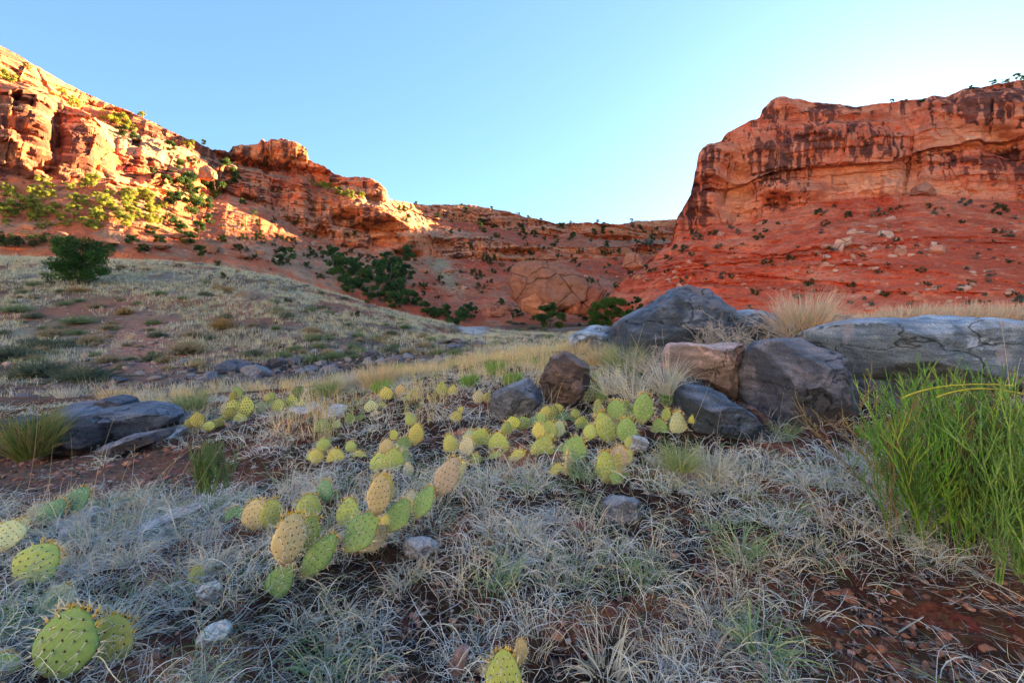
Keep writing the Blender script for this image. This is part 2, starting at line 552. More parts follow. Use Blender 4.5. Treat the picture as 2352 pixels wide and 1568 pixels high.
hill = mix(hill, (0.085, 0.075, 0.075), np.clip(1.3 * darkg, 0, 1) * sstep(-0.5, 0.2, nA))
gcol = mix(soil, hill, sstep(7, 11, d))
flat = mix((0.36, 0.17, 0.11), (0.40, 0.29, 0.21), sstep(-0.2, 0.3, nB))
gcol = mix(gcol, flat, sstep(45, 62, d) * sstep(1000, 1150, gpx))
sandp = sstep(1.0, 0.6, np.hypot((gpx - 1085 - 0.25 * (gpy - 750)) / 40, (gpy - 752) / 21) + 0.4 * nA) * (d > 30)
gcol = mix(gcol, (0.72, 0.64, 0.58), np.clip(sandp, 0, 1))
ground = mesh_np('ground', GPt, grid_faces(NR, NA, True), M_GROUND, colattr=gcol)
tag(ground, kind='structure')

# ------------------------------------------------------------------ canyon walls
HITS = []            # (px, py, Y, point) of every built surface, to stand things on

def sheet(name, px, bands, rows, weights, amp, seed, colour, feats=(), led_amp=1.05, block_amp=(1.5, 0.5), bench=2.0, blocks_at=()):
    """bands: polylines (px, py, depth) from the foot to the rim; rows: steps between neighbours; weights: how rocky each band is"""
    px = np.asarray(px, float)
    py = np.stack([np.interp(px, [b[0] for b in bl], [b[1] for b in bl]) for bl in bands])
    Yd = np.stack([np.interp(px, [b[0] for b in bl], [b[2] for b in bl]) for bl in bands])
    Pb = at(px[None, :], py, Yd)
    P, W, T = [], [], []
    for i, r in enumerate(rows):
        for k in range(r):
            t = k / r
            P.append(Pb[i] * (1 - t) + Pb[i + 1] * t)
            W.append(np.full(len(px), weights[i])); T.append(np.full(len(px), i + t))
    P.append(Pb[-1]); W.append(np.full(len(px), weights[-1])); T.append(np.full(len(px), len(rows) * 1.0))
    P, W, T = np.stack(P), np.stack(W), np.stack(T)
    Wb = np.copy(W)
    for _ in range(3):
        Wb[1:-1] = (Wb[:-2] + Wb[1:-1] * 2 + Wb[2:]) / 4
    A = amp(P, T)
    warp = fbm(P * 0.012, 3, seed + 5)
    zz = P[..., 2] + 9.0 * warp
    led = n1(zz * 0.30, seed + 1) + 0.6 * n1(zz * 0.75, seed + 2) + 0.35 * n1(zz * 1.7, seed + 3)
    led = np.tanh(2.2 * led)
    blocks = fbm(P * [0.055, 0.055, 0.04], 4, seed + 8)
    joint = ridged(P * [0.11, 0.11, 0.014], 3, seed + 11)
    al = np.clip(fbm(P * [0.03, 0.03, 0.06], 3, seed + 14) - 0.12, 0, 1)                     # alcoves
    fine = fbm(P * [0.45, 0.45, 0.8], 4, seed + 19)
    ct = fbm(P * 0.09, 4, seed + 23)
    gul = ridged(P * [0.05, 0.05, 0.02], 2, seed + 29)
    disp = Wb * (led_amp * led + 2.4 * blocks - 2.6 * np.clip(joint - 0.25, 0, 1) - 5.0 * al + 0.55 * fine) \
        + (1 - Wb) * (0.9 * led + 1.6 * ct + 0.7 * fine - 0.9 * gul)
    disp = disp * A
    bx, by = pix(P)
    nz_ = 0.35 * fbm(P * 0.12, 3, seed + 33)
    for fx_, fy_, rx_, ry_, am in feats:                                                   # the buttresses, bulges and hollows one can name
        rr_ = np.hypot((bx - fx_) / rx_, (by - fy_) / ry_) + nz_
        disp = disp + am * np.exp(-np.clip(rr_, 0, 3) ** 4)
    wob = 9 * fbm(P * [0.06, 0.06, 0.11], 3, seed + 37)
    for fx_, fy_, rx_, ry_, am in blocks_at:                                               # squared blocks and narrow joints
        rr_ = np.maximum(np.abs(bx - fx_ + wob + 0.12 * (by - fy_)) / rx_, np.abs(by - fy_ - 0.1 * (bx - fx_)) / ry_) + 0.6 * nz_
        disp = disp + am * np.exp(-np.clip(rr_, 0, 3) ** 8)
    along = P[..., 0] + 0.6 * P[..., 1] + 3.0 * warp
    blk = np.zeros_like(W)
    for q, (th_, ln_, am_) in enumerate(((2.3, 7.0, 0.6), (1.1, 3.2, 0.42), (4.6, 13.0, 0.7), (11.0, 8.0, 1.1))):           # fractured beds: each bed steps out or in, each block along it too
        layer = np.floor(zz / th_ + 0.15 * fine).astype(np.int64)
        cut = np.floor(along / ln_ + 37.7 * _hash(layer, layer * 0, layer * 0, seed + q)).astype(np.int64)
        blk = blk + am_ * (_hash(layer, cut, layer * 0, seed + 60 + q) - 0.5) + am_ * 0.9 * (_hash(layer, layer * 0, layer * 0, seed + 80 + q) - 0.5)
    u = (P[..., 2] + 10 * warp + 1.2 * fine) / 6.5 + 0.3 * ct                                            # benches cut into the talus
    saw = u - np.floor(u)
    saw = np.where(saw < 0.86, saw / 0.86, (1 - saw) / 0.14) - 0.5
    disp = disp + (1 - Wb) * bench * saw * sstep(-0.35, 0.25, fbm(P * 0.03, 2, seed + 44)) * A
    bw = np.clip(block_amp[0] * Wb + block_amp[1] * (1 - Wb), 0, 3)
    disp = disp + bw * blk * A
    out = -np.stack([P[..., 0], P[..., 1], np.zeros_like(W)], -1)
    out /= np.linalg.norm(out, axis=-1, keepdims=True)
    Q = P + out * disp[..., None]
    Q[..., 2] += A * (0.35 * fine + 0.35 * n1(P[..., 0] * 0.9 + P[..., 1] * 0.4, seed + 40)) * (T > 0.3)
    qx, qy = pix(Q)
    N = np.cross(np.gradient(Q, axis=1), np.gradient(Q, axis=0))
    N /= np.maximum(np.linalg.norm(N, axis=-1, keepdims=True), 1e-9)
    N *= np.where((N * out).sum(-1, keepdims=True) < 0, -1, 1)
    c = colour(Q, T, qx, qy, N, led, joint, seed)
    c = c * (0.86 + 0.28 * _hash(np.floor(zz / 1.9).astype(np.int64), np.floor(along / 6.0 + 9 * n1(np.floor(zz / 1.9) * 3.3, 7)).astype(np.int64), np.zeros(W.shape, np.int64), seed))[..., None]
    o = mesh_np(name, Q.reshape(-1, 3), grid_faces(*Q.shape[:2]), M_CLIFF, smooth=False, colattr=c.reshape(-1, 3))
    tag(o, kind='structure')
    HITS.append((qx.ravel(), qy.ravel(), Q.reshape(-1, 3)))
    return o

def back(rim, dy, z_rel):
    """the plateau behind a rim: same height, farther back"""
    return [(x, CY - (CY - y) * Y / (Y + dy) * z_rel, Y + dy) for x, y, Y in rim]

A0 = [(-900, 640, 55), (0, 640, 70), (300, 640, 75), (600, 690, 85), (900, 745, 100), (1100, 775, 108), (1300, 765, 114), (1500, 745, 130), (1700, 720, 150)]
A1 = [(-900, 470, 75), (0, 420, 90), (150, 425, 97), (250, 420, 103), (330, 430, 112), (450, 470, 130), (520, 440, 150), (600, 470, 155), (650, 500, 158), (720, 545, 160), (800, 570, 165), (900, 575, 170), (950, 585, 175), (1000, 590, 190), (1200, 600, 215), (1400, 590, 235), (1500, 585, 260), (1700, 580, 280)]
A2 = [(-900, 200, 81), (0, 205, 94), (50, 205, 98), (120, 225, 103), (200, 262, 108), (230, 290, 110), (250, 330, 112), (270, 350, 114), (330, 370, 118), (450, 410, 136), (520, 385, 155), (600, 395, 161), (650, 415, 163), (700, 440, 165), (780, 468, 168), (870, 478, 172), (940, 520, 178), (1000, 548, 195), (1100, 545, 210), (1200, 565, 222), (1400, 568, 240), (1500, 560, 265), (1700, 560, 285)]
A3 = [(-900, 150, 90), (0, 170, 103), (100, 215, 112), (200, 265, 122), (250, 285, 126), (300, 300, 130), (380, 318, 137), (450, 352, 147), (520, 375, 165), (600, 385, 172), (700, 402, 178), (780, 440, 182), (880, 462, 190), (920, 480, 200), (1000, 505, 230), (1100, 515, 260), (1200, 535, 275), (1300, 545, 290), (1400, 548, 300), (1500, 550, 320), (1700, 550, 340)]
A4 = [(-900, 30, 94), (-300, 40, 100), (-60, 78, 104), (0, 108, 107), (80, 150, 114), (150, 195, 121), (250, 238, 129), (330, 265, 135), (390, 300, 141), (470, 335, 152), (525, 350, 165), (530, 345, 166), (534, 338, 166), (560, 333, 168), (594, 331, 170), (600, 323, 170), (655, 324, 174), (690, 338, 177), (704, 348, 178), (708, 370, 180), (745, 385, 182), (775, 400, 184), (800, 409, 186), (835, 407, 188), (870, 422, 190), (888, 436, 192), (893, 456, 200), (960, 468, 230), (1000, 470, 240), (1085, 472, 262), (1150, 483, 270), (1200, 495, 278), (1275, 512, 292), (1330, 511, 300), (1380, 514, 305), (1430, 515, 312), (1460, 508, 322), (1560, 503, 330), (1700, 500, 345)]
A5 = back(A4, 60, 1.0)
A6 = back(A4, 400, 0.8)

def blob(qx, qy, cx, cy, rx, ry):
    return np.exp(-((qx - cx) / rx) ** 2 - ((qy - cy) / ry) ** 2)

def left_colour(Q, T, qx, qy, N, led, joint, seed):
    up = N[..., 2]
    n0 = fbm(Q * [0.04, 0.04, 0.09], 4, seed + 50)
    nf = fbm(Q * 0.35, 4, seed + 53)
    st = fbm(Q * [0.02, 0.02, 0.55], 3, seed + 57)
    rock = mix((0.74, 0.18, 0.07), (0.84, 0.35, 0.16), sstep(-0.35, 0.35, st))
    rock = mix(rock, (0.56, 0.26, 0.17), 0.5 * sstep(0.05, 0.4, n0))
    streak = fbm(Q * [0.55, 0.55, 0.035], 3, seed + 60)
    big = fbm(Q * [0.05, 0.05, 0.05], 3, seed + 61)
    var = sstep(0.04, 0.20, streak * 0.8 + big * 0.7) * sstep(0.8, 0.4, up)
    rock = mix(rock, (0.13, 0.065, 0.055), 0.85 * var)
    rock = mix(rock, (0.62, 0.33, 0.21), 0.4 * sstep(0.45, 0.8, up))                     # dusty ledges
    tal = mix((0.62, 0.17, 0.08), (0.56, 0.30, 0.18), sstep(-0.3, 0.4, n0 + 0.8 * nf))
    redz = sstep(0.0, 0.3, fbm(Q * [0.02, 0.02, 0.12], 3, seed + 70) + 0.25 * np.exp(-((qx - 1050) / 160) ** 2 - ((qy - 665) / 45) ** 2))
    tal = mix(tal, (0.58, 0.11, 0.055), 0.8 * redz * sstep(500, 700, qx))
    tal = mix(tal, (0.52, 0.11, 0.055), 0.85 * np.clip(blob(qx, qy, 1240, 640, 170, 60), 0, 1))
    tal = mix(tal, (0.20, 0.13, 0.09), 0.6 * sstep(0.15, 0.4, nf))
    grn = np.exp(-((qx - 1020 - 0.5 * (qy - 620)) / 22) ** 2 - ((qy - 620) / 55) ** 2)
    tal = mix(tal, (0.40, 0.33, 0.20), np.clip(grn, 0, 1))
    w = sstep(0.93, 1.03, T) * sstep(2.0, 1.9, T) + sstep(2.95, 3.05, T)
    w = np.clip(np.maximum(w, 0.8 * sstep(0.55, 0.25, up)), 0, 1)
    c = mix(tal, rock, w)
    top = sstep(4.02, 4.2, T)
    return mix(c, mix((0.42, 0.26, 0.15), (0.34, 0.28, 0.18), sstep(-0.2, 0.2, nf)), top)

FEAT_L = [(60, 290, 75, 80, 5), (190, 320, 45, 50, 4), (130, 300, 14, 60, -3), (865, 518, 42, 15, -12), (795, 500, 34, 16, -10), (735, 532, 22, 14, -8), (930, 585, 36, 10, -9), (1180, 578, 60, 8, -8), (1010, 560, 30, 10, -7), (720, 470, 16, 60, -3), (570, 355, 34, 22, 3), (655, 348, 44, 24, 4.5), (612, 360, 8, 40, -4),
          (835, 434, 48, 24, 4), (690, 460, 30, 50, 3), (640, 450, 22, 50, -2), (930, 545, 50, 18, 4), (880, 555, 40, 12, -4), (470, 395, 40, 30, 3), (1040, 490, 40, 16, 3), (1130, 505, 40, 14, 4), (1250, 530, 40, 14, 4), (1400, 548, 60, 8, -8), (1300, 548, 40, 8, 4)]
def random_blocks(n, xs, tops, feet, seed, sx=(14, 48), sy=(9, 28), am=(1.0, 2.8)):
    rg = np.random.default_rng(seed); out = []
    for _ in range(n):
        x = rg.uniform(xs[0], xs[-1]); t = np.interp(x, xs, tops); f = np.interp(x, xs, feet)
        out.append((x, rg.uniform(t, f), rg.uniform(*sx), rg.uniform(*sy), rg.choice([-1, 1, 1]) * rg.uniform(*am)))
    return out
BL_L = random_blocks(90, [-20, 250, 530, 720, 900, 1200, 1540], [190, 290, 345, 395, 475, 515, 525], [410, 410, 450, 540, 570, 590, 580], 5, (8, 30), (5, 16), (1.0, 3.2))
BL_R = random_blocks(46, [1570, 1620, 1760, 1950, 2380], [430, 350, 265, 260, 210], [515, 505, 490, 450, 450], 6) + [(x, y, 3.4, h, -a) for x, y, h, a in [(1668, 420, 60, 1.6), (1788, 330, 50, 1.5), (1945, 330, 40, 1.4), (2090, 370, 70, 1.8), (2280, 270, 40, 1.5)]]
px_a = np.concatenate([np.linspace(-900, -60, 60), np.linspace(-57, 1640, 860)])
sheet('cliff', px_a, [A0, A1, A2, A3, A4, A5, A6], [110, 70, 30, 45, 6, 4], [0.0, 1.0, 0.25, 1.0, 0.3, 0.0],
      lambda P, T: np.clip(P[..., 1] / 150.0, 0.45, 1.3) * np.interp(T, [0, 0.15, 1, 4.0, 4.3, 6], [0.2, 1, 1, 0.7, 0.5, 0.3]), 100, left_colour, FEAT_L, 1.1, (1.9, 0.7), 2.0, BL_L)

B0 = [(1340, 790, 118), (1390, 760, 116), (1500, 725, 100), (1600, 742, 85), (1800, 752, 75), (2100, 752, 65), (2352, 748, 60), (3000, 745, 50), (3600, 745, 45)]
B1 = [(1340, 780, 121), (1390, 689, 122), (1420, 655, 128), (1460, 625, 135), (1500, 592, 142), (1540, 560, 147), (1555, 535, 150), (1600, 522, 150), (1660, 512, 148), (1750, 498, 146), (1850, 478, 145), (1900, 462, 143), (1960, 455, 142), (2050, 450, 140), (2110, 440, 138), (2200, 452, 134), (2352, 462, 128), (2600, 470, 118), (3000, 470, 105), (3600, 470, 95)]
B2 = [(1340, 779, 121.2), (1390, 688, 122.3), (1420, 654, 128.6), (1460, 622, 136), (1500, 590, 142.5), (1540, 557, 147.5), (1555, 505, 150.3), (1585, 450, 150), (1620, 430, 149), (1680, 420, 146.5), (1750, 400, 143.5), (1850, 382, 141), (1920, 378, 140), (2050, 372, 138.3), (2110, 345, 137), (2200, 330, 133.5), (2352, 310, 127.5), (2600, 300, 117.5), (3000, 290, 104.5), (3600, 290, 94.5)]
B2R = [(x, y + 2, Y + (0 if x < 1600 else 3.2)) for x, y, Y in B2]
B3 = [(1340, 778, 121.4), (1390, 687, 123), (1420, 653, 130), (1460, 620, 137), (1500, 588, 143), (1540, 555, 148), (1550, 525, 150), (1556, 500, 151), (1562, 490, 151), (1575, 480, 151.5), (1585, 468, 152), (1588, 430, 152), (1594, 410, 152), (1600, 380, 152), (1606, 350, 152), (1612, 342, 152), (1625, 331, 152), (1640, 328, 152), (1658, 322, 151), (1672, 302, 150), (1690, 292, 150), (1720, 278, 149), (1746, 268, 149), (1750, 252, 149), (1765, 238, 149), (1780, 224, 149), (1795, 221, 149), (1830, 226, 148.5), (1870, 233, 148), (1930, 238, 147), (1960, 244, 146), (2020, 239, 144), (2060, 236, 143), (2120, 232, 141), (2180, 222, 139), (2230, 206, 137), (2290, 192, 134), (2352, 180, 131), (2600, 150, 122), (3000, 120, 110), (3600, 100, 100)]
B4 = back(B3, 50, 1.0)
B5 = back(B3, 350, 0.8)

def blob(qx, qy, cx, cy, rx, ry):
    return np.exp(-((qx - cx) / rx) ** 2 - ((qy - cy) / ry) ** 2)

def right_colour(Q, T, qx, qy, N, led, joint, seed):
    up = N[..., 2]
    n0 = fbm(Q * [0.05, 0.05, 0.09], 4, seed + 50)
    nf = fbm(Q * 0.4, 4, seed + 53)
    st = fbm(Q * [0.02, 0.02, 0.6], 3, seed + 57)
    rock = mix((0.78, 0.19, 0.095), (0.93, 0.34, 0.18), sstep(-0.3, 0.4, 0.6 * n0 + 0.5 * nf))
    pale = blob(qx, qy, 1990, 415, 120, 40) + blob(qx, qy, 2250, 320, 130, 28) + blob(qx, qy, 1690, 465, 45, 45) + 0.8 * blob(qx, qy, 1700, 400, 30, 60) + 0.6 * blob(qx, qy, 2200, 440, 150, 18)
    rock = mix(rock, (1.0, 0.44, 0.24), np.clip(1.2 * pale * sstep(-0.5, 0.2, n0 + 0.3), 0, 1))
    streak = fbm(Q * [0.75, 0.75, 0.022], 3, seed + 60)
    big = fbm(Q * [0.06, 0.06, 0.05], 3, seed + 61)
    dark = 0.55 * blob(qx, qy, 1930, 330, 130, 50) + 0.5 * blob(qx, qy, 2250, 375, 150, 30) + 0.5 * blob(qx, qy, 2250, 235, 140, 40) + 0.5 * blob(qx, qy, 1760, 370, 60, 70) \
        + 0.35 * blob(qx, qy, 1640, 350, 50, 30) + 0.4 * blob(qx, qy, 1600, 470, 30, 60) + 0.35 * blob(qx, qy, 1900, 255, 120, 14)
    var = sstep(0.23, 0.37, streak * 1.0 + big * 0.4 + 0.95 * dark - 0.75 * np.clip(pale, 0, 1))
    rock = mix(rock, mix((0.085, 0.038, 0.035), (0.24, 0.075, 0.055), sstep(-0.3, 0.3, nf)), 0.88 * var)
    tal = mix((0.74, 0.13, 0.06), (0.88, 0.25, 0.125), sstep(-0.3, 0.35, n0 + 0.5 * nf))
    band = sstep(0.35, 0.8, led) * sstep(0.7, 0.4, up)
    tal = mix(tal, (0.50, 0.075, 0.04), 0.7 * band)
    tal = mix(tal, (0.85, 0.38, 0.22), 0.3 * sstep(0.25, 0.6, nf + 0.6 * blob(qx, qy, 1980, 570, 110, 40)))
    w = sstep(0.95, 1.04, T)
    c = mix(tal, rock, w)
    top = sstep(4.02, 4.3, T)
    return mix(c, mix((0.55, 0.2, 0.11), (0.5, 0.28, 0.17), sstep(-0.2, 0.2, nf)), top)

FEAT_R = [(1690, 445, 40, 70, -5), (1632, 430, 26, 90, 3), (1765, 370, 45, 60, 3), (1830, 438, 70, 26, 5), (1842, 486, 48, 18, 4), (1990, 330, 115, 45, 4), (1900, 330, 40, 60, 2), (2095, 360, 26, 80, -3), (2250, 255, 150, 48, 4), (2230, 395, 140, 28, 2.5), (1800, 242, 44, 16, 3),
          (1730, 470, 26, 40, -3), (1655, 345, 40, 14, 3), (1590, 480, 16, 26, -3), (1930, 262, 110, 12, 2), (2150, 300, 30, 40, 2), (1560, 520, 12, 20, 3), (2320, 330, 30, 60, -2.5)]
px_b = np.concatenate([np.linspace(1340, 1540, 90), np.linspace(1541, 1620, 90), np.linspace(1621.5, 2420, 480), np.linspace(2430, 3600, 70)])
sheet('cliff', px_b, [B0, B1, B2R, B2, B3, B4, B5], [150, 70, 6, 80, 6, 4], [0.0, 1.0, 1.0, 1.0, 0.3, 0.0],
      lambda P, T: np.interp(T, [0, 0.1, 1, 4.0, 4.3, 6], [0.2, 0.75, 0.75, 0.5, 0.5, 0.3]) * np.interp(CX + F * P[..., 0] / P[..., 1], [1300, 1390, 1600], [0.25, 0.3, 1.0]), 300, right_colour, FEAT_R, 0.45, (1.9, 1.1), 6.0, BL_R)

# unseen, light-shaping tableland: behind the viewer it returns warm light, behind the stained cliff it throws the evening shadow up the far slope
def added_tableland(az0, az1, prof, seed, c0, c1):
    az = np.radians(np.linspace(az0, az1, 160))
    rows = []
    for (r0, z0), (r1, z1) in zip(prof[:-1], prof[1:]):
        for k in range(12):
            t = k / 12
            rows.append((r0 + (r1 - r0) * t, z0 + (z1 - z0) * t))
    rows.append(prof[-1])
    r = np.array([a for a, _ in rows])[:, None]; z = np.array([b for _, b in rows])[:, None]
    P = np.stack([r * np.sin(az), r * np.cos(az), z + 0 * az], -1)
    P += (fbm(P * 0.04, 4, seed) * 6)[..., None] * -np.stack([np.sin(az), np.cos(az), 0 * az], -1)[None]
    P[..., 2] += 1.5 * fbm(P * 0.1, 3, seed + 11) * (z > 5)
    c = mix(c0, c1, sstep(-0.4, 0.4, fbm(P * [0.02, 0.02, 0.4], 3, seed + 5)))
    tag(mesh_np('cliff', P.reshape(-1, 3), grid_faces(*P.shape[:2]), M_CLIFF, colattr=c.reshape(-1, 3)), kind='structure')  # unseen high ground added for its effect on the light
added_tableland(105, 262, [(110, -2.0), (140, 14), (147, 32), (153, 35), (158, 50), (168, 66), (210, 70), (400, 25)], 900, (0.46, 0.45, 0.45), (0.54, 0.53, 0.53))  # added behind the viewer to bounce warm sunlight back into the scene
added_tableland(22.3, 75, [(640, -5.0), (646, 60), (652, 116), (660, 119), (700, 119), (850, 60)], 930, (0.60, 0.24, 0.14), (0.66, 0.36, 0.22))  # added out of sight as a blocker, its height set by the shadow edge

HITS.append((gpx[GPt[:, 1] > 0.3], gpy[GPt[:, 1] > 0.3], GPt[GPt[:, 1] > 0.3]))
_hx = np.concatenate([h[0] for h in HITS]); _hy = np.concatenate([h[1] for h in HITS]); _hp = np.concatenate([h[2] for h in HITS])
_keep = (_hx > -40) & (_hx < 2400) & (_hy > 60) & (_hy < 1650)
_hx, _hy, _hp = _hx[_keep], _hy[_keep], _hp[_keep]
_cell = {}
for i, k in enumerate(zip((_hx // 6).astype(int).tolist(), (_hy // 6).astype(int).tolist())):
    _cell.setdefault(k, []).append(i)
def hit(px, py, ymin=0.0):
    """the surface point seen at a place of the photograph"""
    best = None
    for grow in (1, 2, 4):
        ids = []
        cx, cy = int(px // 6), int(py // 6)
        for a in range(-grow, grow + 1):
            for b in range(-grow, grow + 1):
                ids += _cell.get((cx + a, cy + b), [])
        if ids:
            ids = np.array(ids)
            ids = ids[_hp[ids, 1] > ymin]
            if len(ids):
                dd = np.hypot(_hx[ids] - px, _hy[ids] - py)
                near_ = ids[dd < dd.min() + 5]
                ymn = _hp[near_, 1].min()
                near_ = near_[_hp[near_, 1] < ymn * 1.06]
                best = near_[np.argmin(np.hypot(_hx[near_] - px, _hy[near_] - py))]
                return _hp[best].copy()
    return None
#PART2

# ------------------------------------------------------------------ boulders
def soft_clip(P, planes):
    for n, dd, soft in planes:
        n = np.asarray(n, float) / np.linalg.norm(n)
        e = P @ n - dd
        P = P - n * (np.where(e > 0, e - soft * np.tanh(e / max(soft, 1e-6)), 0))[:, None]
    return P

def outline_rock(name, label, pts, Y, depth, color, seed, cat='boulder', group=None, planes=8, rough=1.4, fx=0.62, mat=None, res=(150, 76), lean=0.0):
    """a boulder whose side towards the viewer has the given outline (photograph grid), with a real depth in metres"""
    pts = np.asarray(pts, float)
    c = pts.mean(0)
    q = np.concatenate([pts, pts[:1]])
    dense = np.concatenate([q[i] + (q[i + 1] - q[i]) * np.linspace(0, 1, 30, endpoint=False)[:, None] for i in range(len(pts))])
    rel = (dense - c) * [1, -1]
    th, rr = np.arctan2(rel[:, 1], rel[:, 0]), np.hypot(rel[:, 0], rel[:, 1])
    o_ = np.argsort(th); th, rr = th[o_], rr[o_]
    th = np.concatenate([th[-1:] - 2 * math.pi, th, th[:1] + 2 * math.pi]); rr = np.concatenate([rr[-1:], rr, rr[:1]])
    nt_, nf = res
    T = np.linspace(-math.pi, math.pi, nt_, endpoint=False)
    ph = np.linspace(-math.pi / 2, math.pi / 2, nf)
    r = np.interp(T, th, rr)
    r = (np.roll(r, 1) + 2 * r + np.roll(r, -1)) / 4
    g = np.abs(np.cos(ph)) ** fx
    dep = np.sign(np.sin(ph)) * np.abs(np.sin(ph)) ** 0.85
    S = Y / F
    X = (r[None, :] * np.cos(T)[None, :] * g[:, None]) * S
    Z = (r[None, :] * np.sin(T)[None, :] * g[:, None]) * S
    D = dep[:, None] * depth / 2 + 0 * X + lean * Z
    P = np.stack([X, D, Z], -1).reshape(-1, 3)
    rg = np.random.default_rng(seed)
    size = float(np.ptp(X) + np.ptp(Z)) / 2
    pl = []
    for _ in range(planes + 6):
        n = np.array([rg.normal(0, 0.55), -abs(rg.normal(0.75, 0.35)), rg.normal(0.25, 0.55)])
        n /= np.linalg.norm(n)
        sup = (P @ n).max()
        pl.append((n, sup * rg.uniform(0.62, 0.9), size * 0.004))
    P = soft_clip(P, pl)
    nrm = P / np.maximum(np.linalg.norm(P, axis=1, keepdims=True), 1e-6)
    U = P / size
    lay = U @ np.array([0.22, 0.15, 1.0])
    dsp = 0.030 * fbm(U * 2.6, 3, seed) + 0.016 * fbm(U * 8, 3, seed + 3) + 0.012 * np.tanh(3 * n1(lay * 9 + 1.2 * fbm(U * 2, 2, seed + 8), seed + 5)) \
        + 0.006 * fbm(U * 26, 3, seed + 6) - 0.020 * np.clip(ridged(U * [2.2, 2.2, 1.6], 2, seed + 9) - 0.72, 0, 1) * 3
    P = P + nrm * (dsp * size * rough)[:, None]
    loc = at(c[0], c[1], Y)
    fcs = grid_faces(nf, nt_, True)
    if rg.random() < 2: fcs = fcs[:, ::-1]
    ob = mesh_np(name, P, fcs, mat or M_ROCK, smooth=True)
    ob.location = loc
    ob.color = (*color, 1)
    return tag(ob, label, cat, group)

BLU = (0.056, 0.078, 0.118); PNK = (0.27, 0.20, 0.185); SLB = (0.15, 0.20, 0.27); DRK = (0.05, 0.05, 0.058)
outline_rock('boulder', 'tall peaked blue-black boulder rising highest of the boulder pile', [(1362, 800), (1378, 764), (1425, 738), (1470, 718), (1505, 700), (1525, 678), (1548, 663), (1580, 656), (1618, 664), (1650, 684), (1676, 714), (1702, 748), (1716, 785), (1700, 830), (1560, 870), (1430, 860)], 3.9, 0.9, BLU, 1, planes=9)
outline_rock('boulder', 'low flat grey boulder peeking out behind the tall peaked boulder', [(1300, 800), (1312, 772), (1338, 758), (1372, 748), (1400, 752), (1412, 790), (1390, 810)], 4.6, 0.5, SLB, 2, planes=4)
outline_rock('boulder', 'rounded grey boulder behind the bleached twiggy shrub', [(1672, 780), (1682, 722), (1706, 711), (1742, 712), (1778, 724), (1800, 745), (1806, 790)], 4.7, 0.7, SLB, 3, planes=5)
outline_rock('boulder', 'pinkish grey boulder under the straw-coloured bush', [(1795, 790), (1812, 738), (1850, 722), (1888, 716), (1930, 724), (1962, 742), (1970, 790)], 4.5, 0.7, (0.17, 0.14, 0.14), 4, planes=5)
outline_rock('boulder', 'cracked boulder half with a pinkish-tan broken face', [(1518, 850), (1530, 812), (1548, 792), (1580, 788), (1640, 794), (1676, 789), (1692, 785), (1697, 802), (1688, 832), (1684, 880), (1686, 922), (1656, 896), (1600, 868)], 2.75, 0.55, PNK, 5, planes=8, rough=1.5)
outline_rock('boulder', 'big rounded boulder with a brown top and dark blue lower face', [(1722, 930), (1722, 880), (1724, 838), (1734, 806), (1756, 786), (1800, 776), (1842, 778), (1890, 796), (1930, 822), (1950, 856), (1956, 900), (1944, 945), (1900, 980), (1852, 998), (1800, 992), (1752, 960)], 2.5, 0.62, (0.085, 0.09, 0.115), 6, planes=10)
outline_rock('boulder', 'low dark slab sloping down under the cracked pinkish boulder', [(1560, 905), (1576, 880), (1610, 884), (1660, 905), (1705, 940), (1740, 985), (1746, 1020), (1710, 1035), (1620, 1015), (1572, 975)], 2.25, 0.5, BLU, 7, planes=7)
outline_rock('boulder', 'brown broken rock wedged below the gap between two boulders', [(1690, 940), (1712, 925), (1745, 945), (1790, 985), (1800, 1005), (1760, 1005), (1715, 980)], 2.45, 0.3, (0.15, 0.09, 0.075), 8, planes=5, rough=1.6)
outline_rock('boulder', 'long flat blue-grey rock slab behind the green jointed shrub', [(1850, 800), (1868, 775), (1905, 752), (1960, 738), (2030, 730), (2110, 724), (2190, 722), (2262, 726), (2320, 735), (2420, 752), (2470, 800), (2440, 850), (2330, 872), (2220, 884), (2120, 892), (2020, 878), (1955, 872), (1920, 840)], 2.9, 0.95, SLB, 9, planes=7, fx=0.75)
outline_rock('boulder', 'brown-stained flat rock at the far end of the long slab', [(2225, 758), (2250, 738), (2300, 734), (2380, 742), (2420, 770), (2380, 790), (2280, 785)], 3.1, 0.5, (0.2, 0.14, 0.12), 10, planes=4)
outline_rock('boulder', 'dark shaded block tucked beneath the long flat slab', [(1925, 940), (1935, 890), (1965, 872), (2040, 876), (2120, 888), (2140, 930), (2060, 960), (1980, 965)], 2.7, 0.5, DRK, 11, planes=5)
outline_rock('boulder', 'dark brown angular boulder with fine streaks beside pale grass', [(1237, 880), (1248, 845), (1268, 822), (1300, 808), (1330, 822), (1356, 848), (1366, 878), (1345, 905), (1318, 930), (1280, 928), (1250, 908)], 2.75, 0.34, (0.10, 0.07, 0.062), 12, planes=7)
outline_rock('boulder', 'dark blue-grey wedge rock leaning against the brown angular boulder', [(1128, 935), (1132, 905), (1150, 894), (1185, 878), (1215, 868), (1240, 890), (1252, 912), (1240, 930), (1205, 950), (1175, 962), (1142, 955)], 2.55, 0.26, (0.095, 0.11, 0.14), 13, planes=6)
outline_rock('boulder', 'small grey rock behind the twigs at the foot of the peaked boulder', [(1480, 875), (1494, 848), (1520, 840), (1552, 848), (1570, 872), (1550, 890), (1505, 892)], 2.8, 0.28, (0.10, 0.105, 0.13), 14, planes=5)
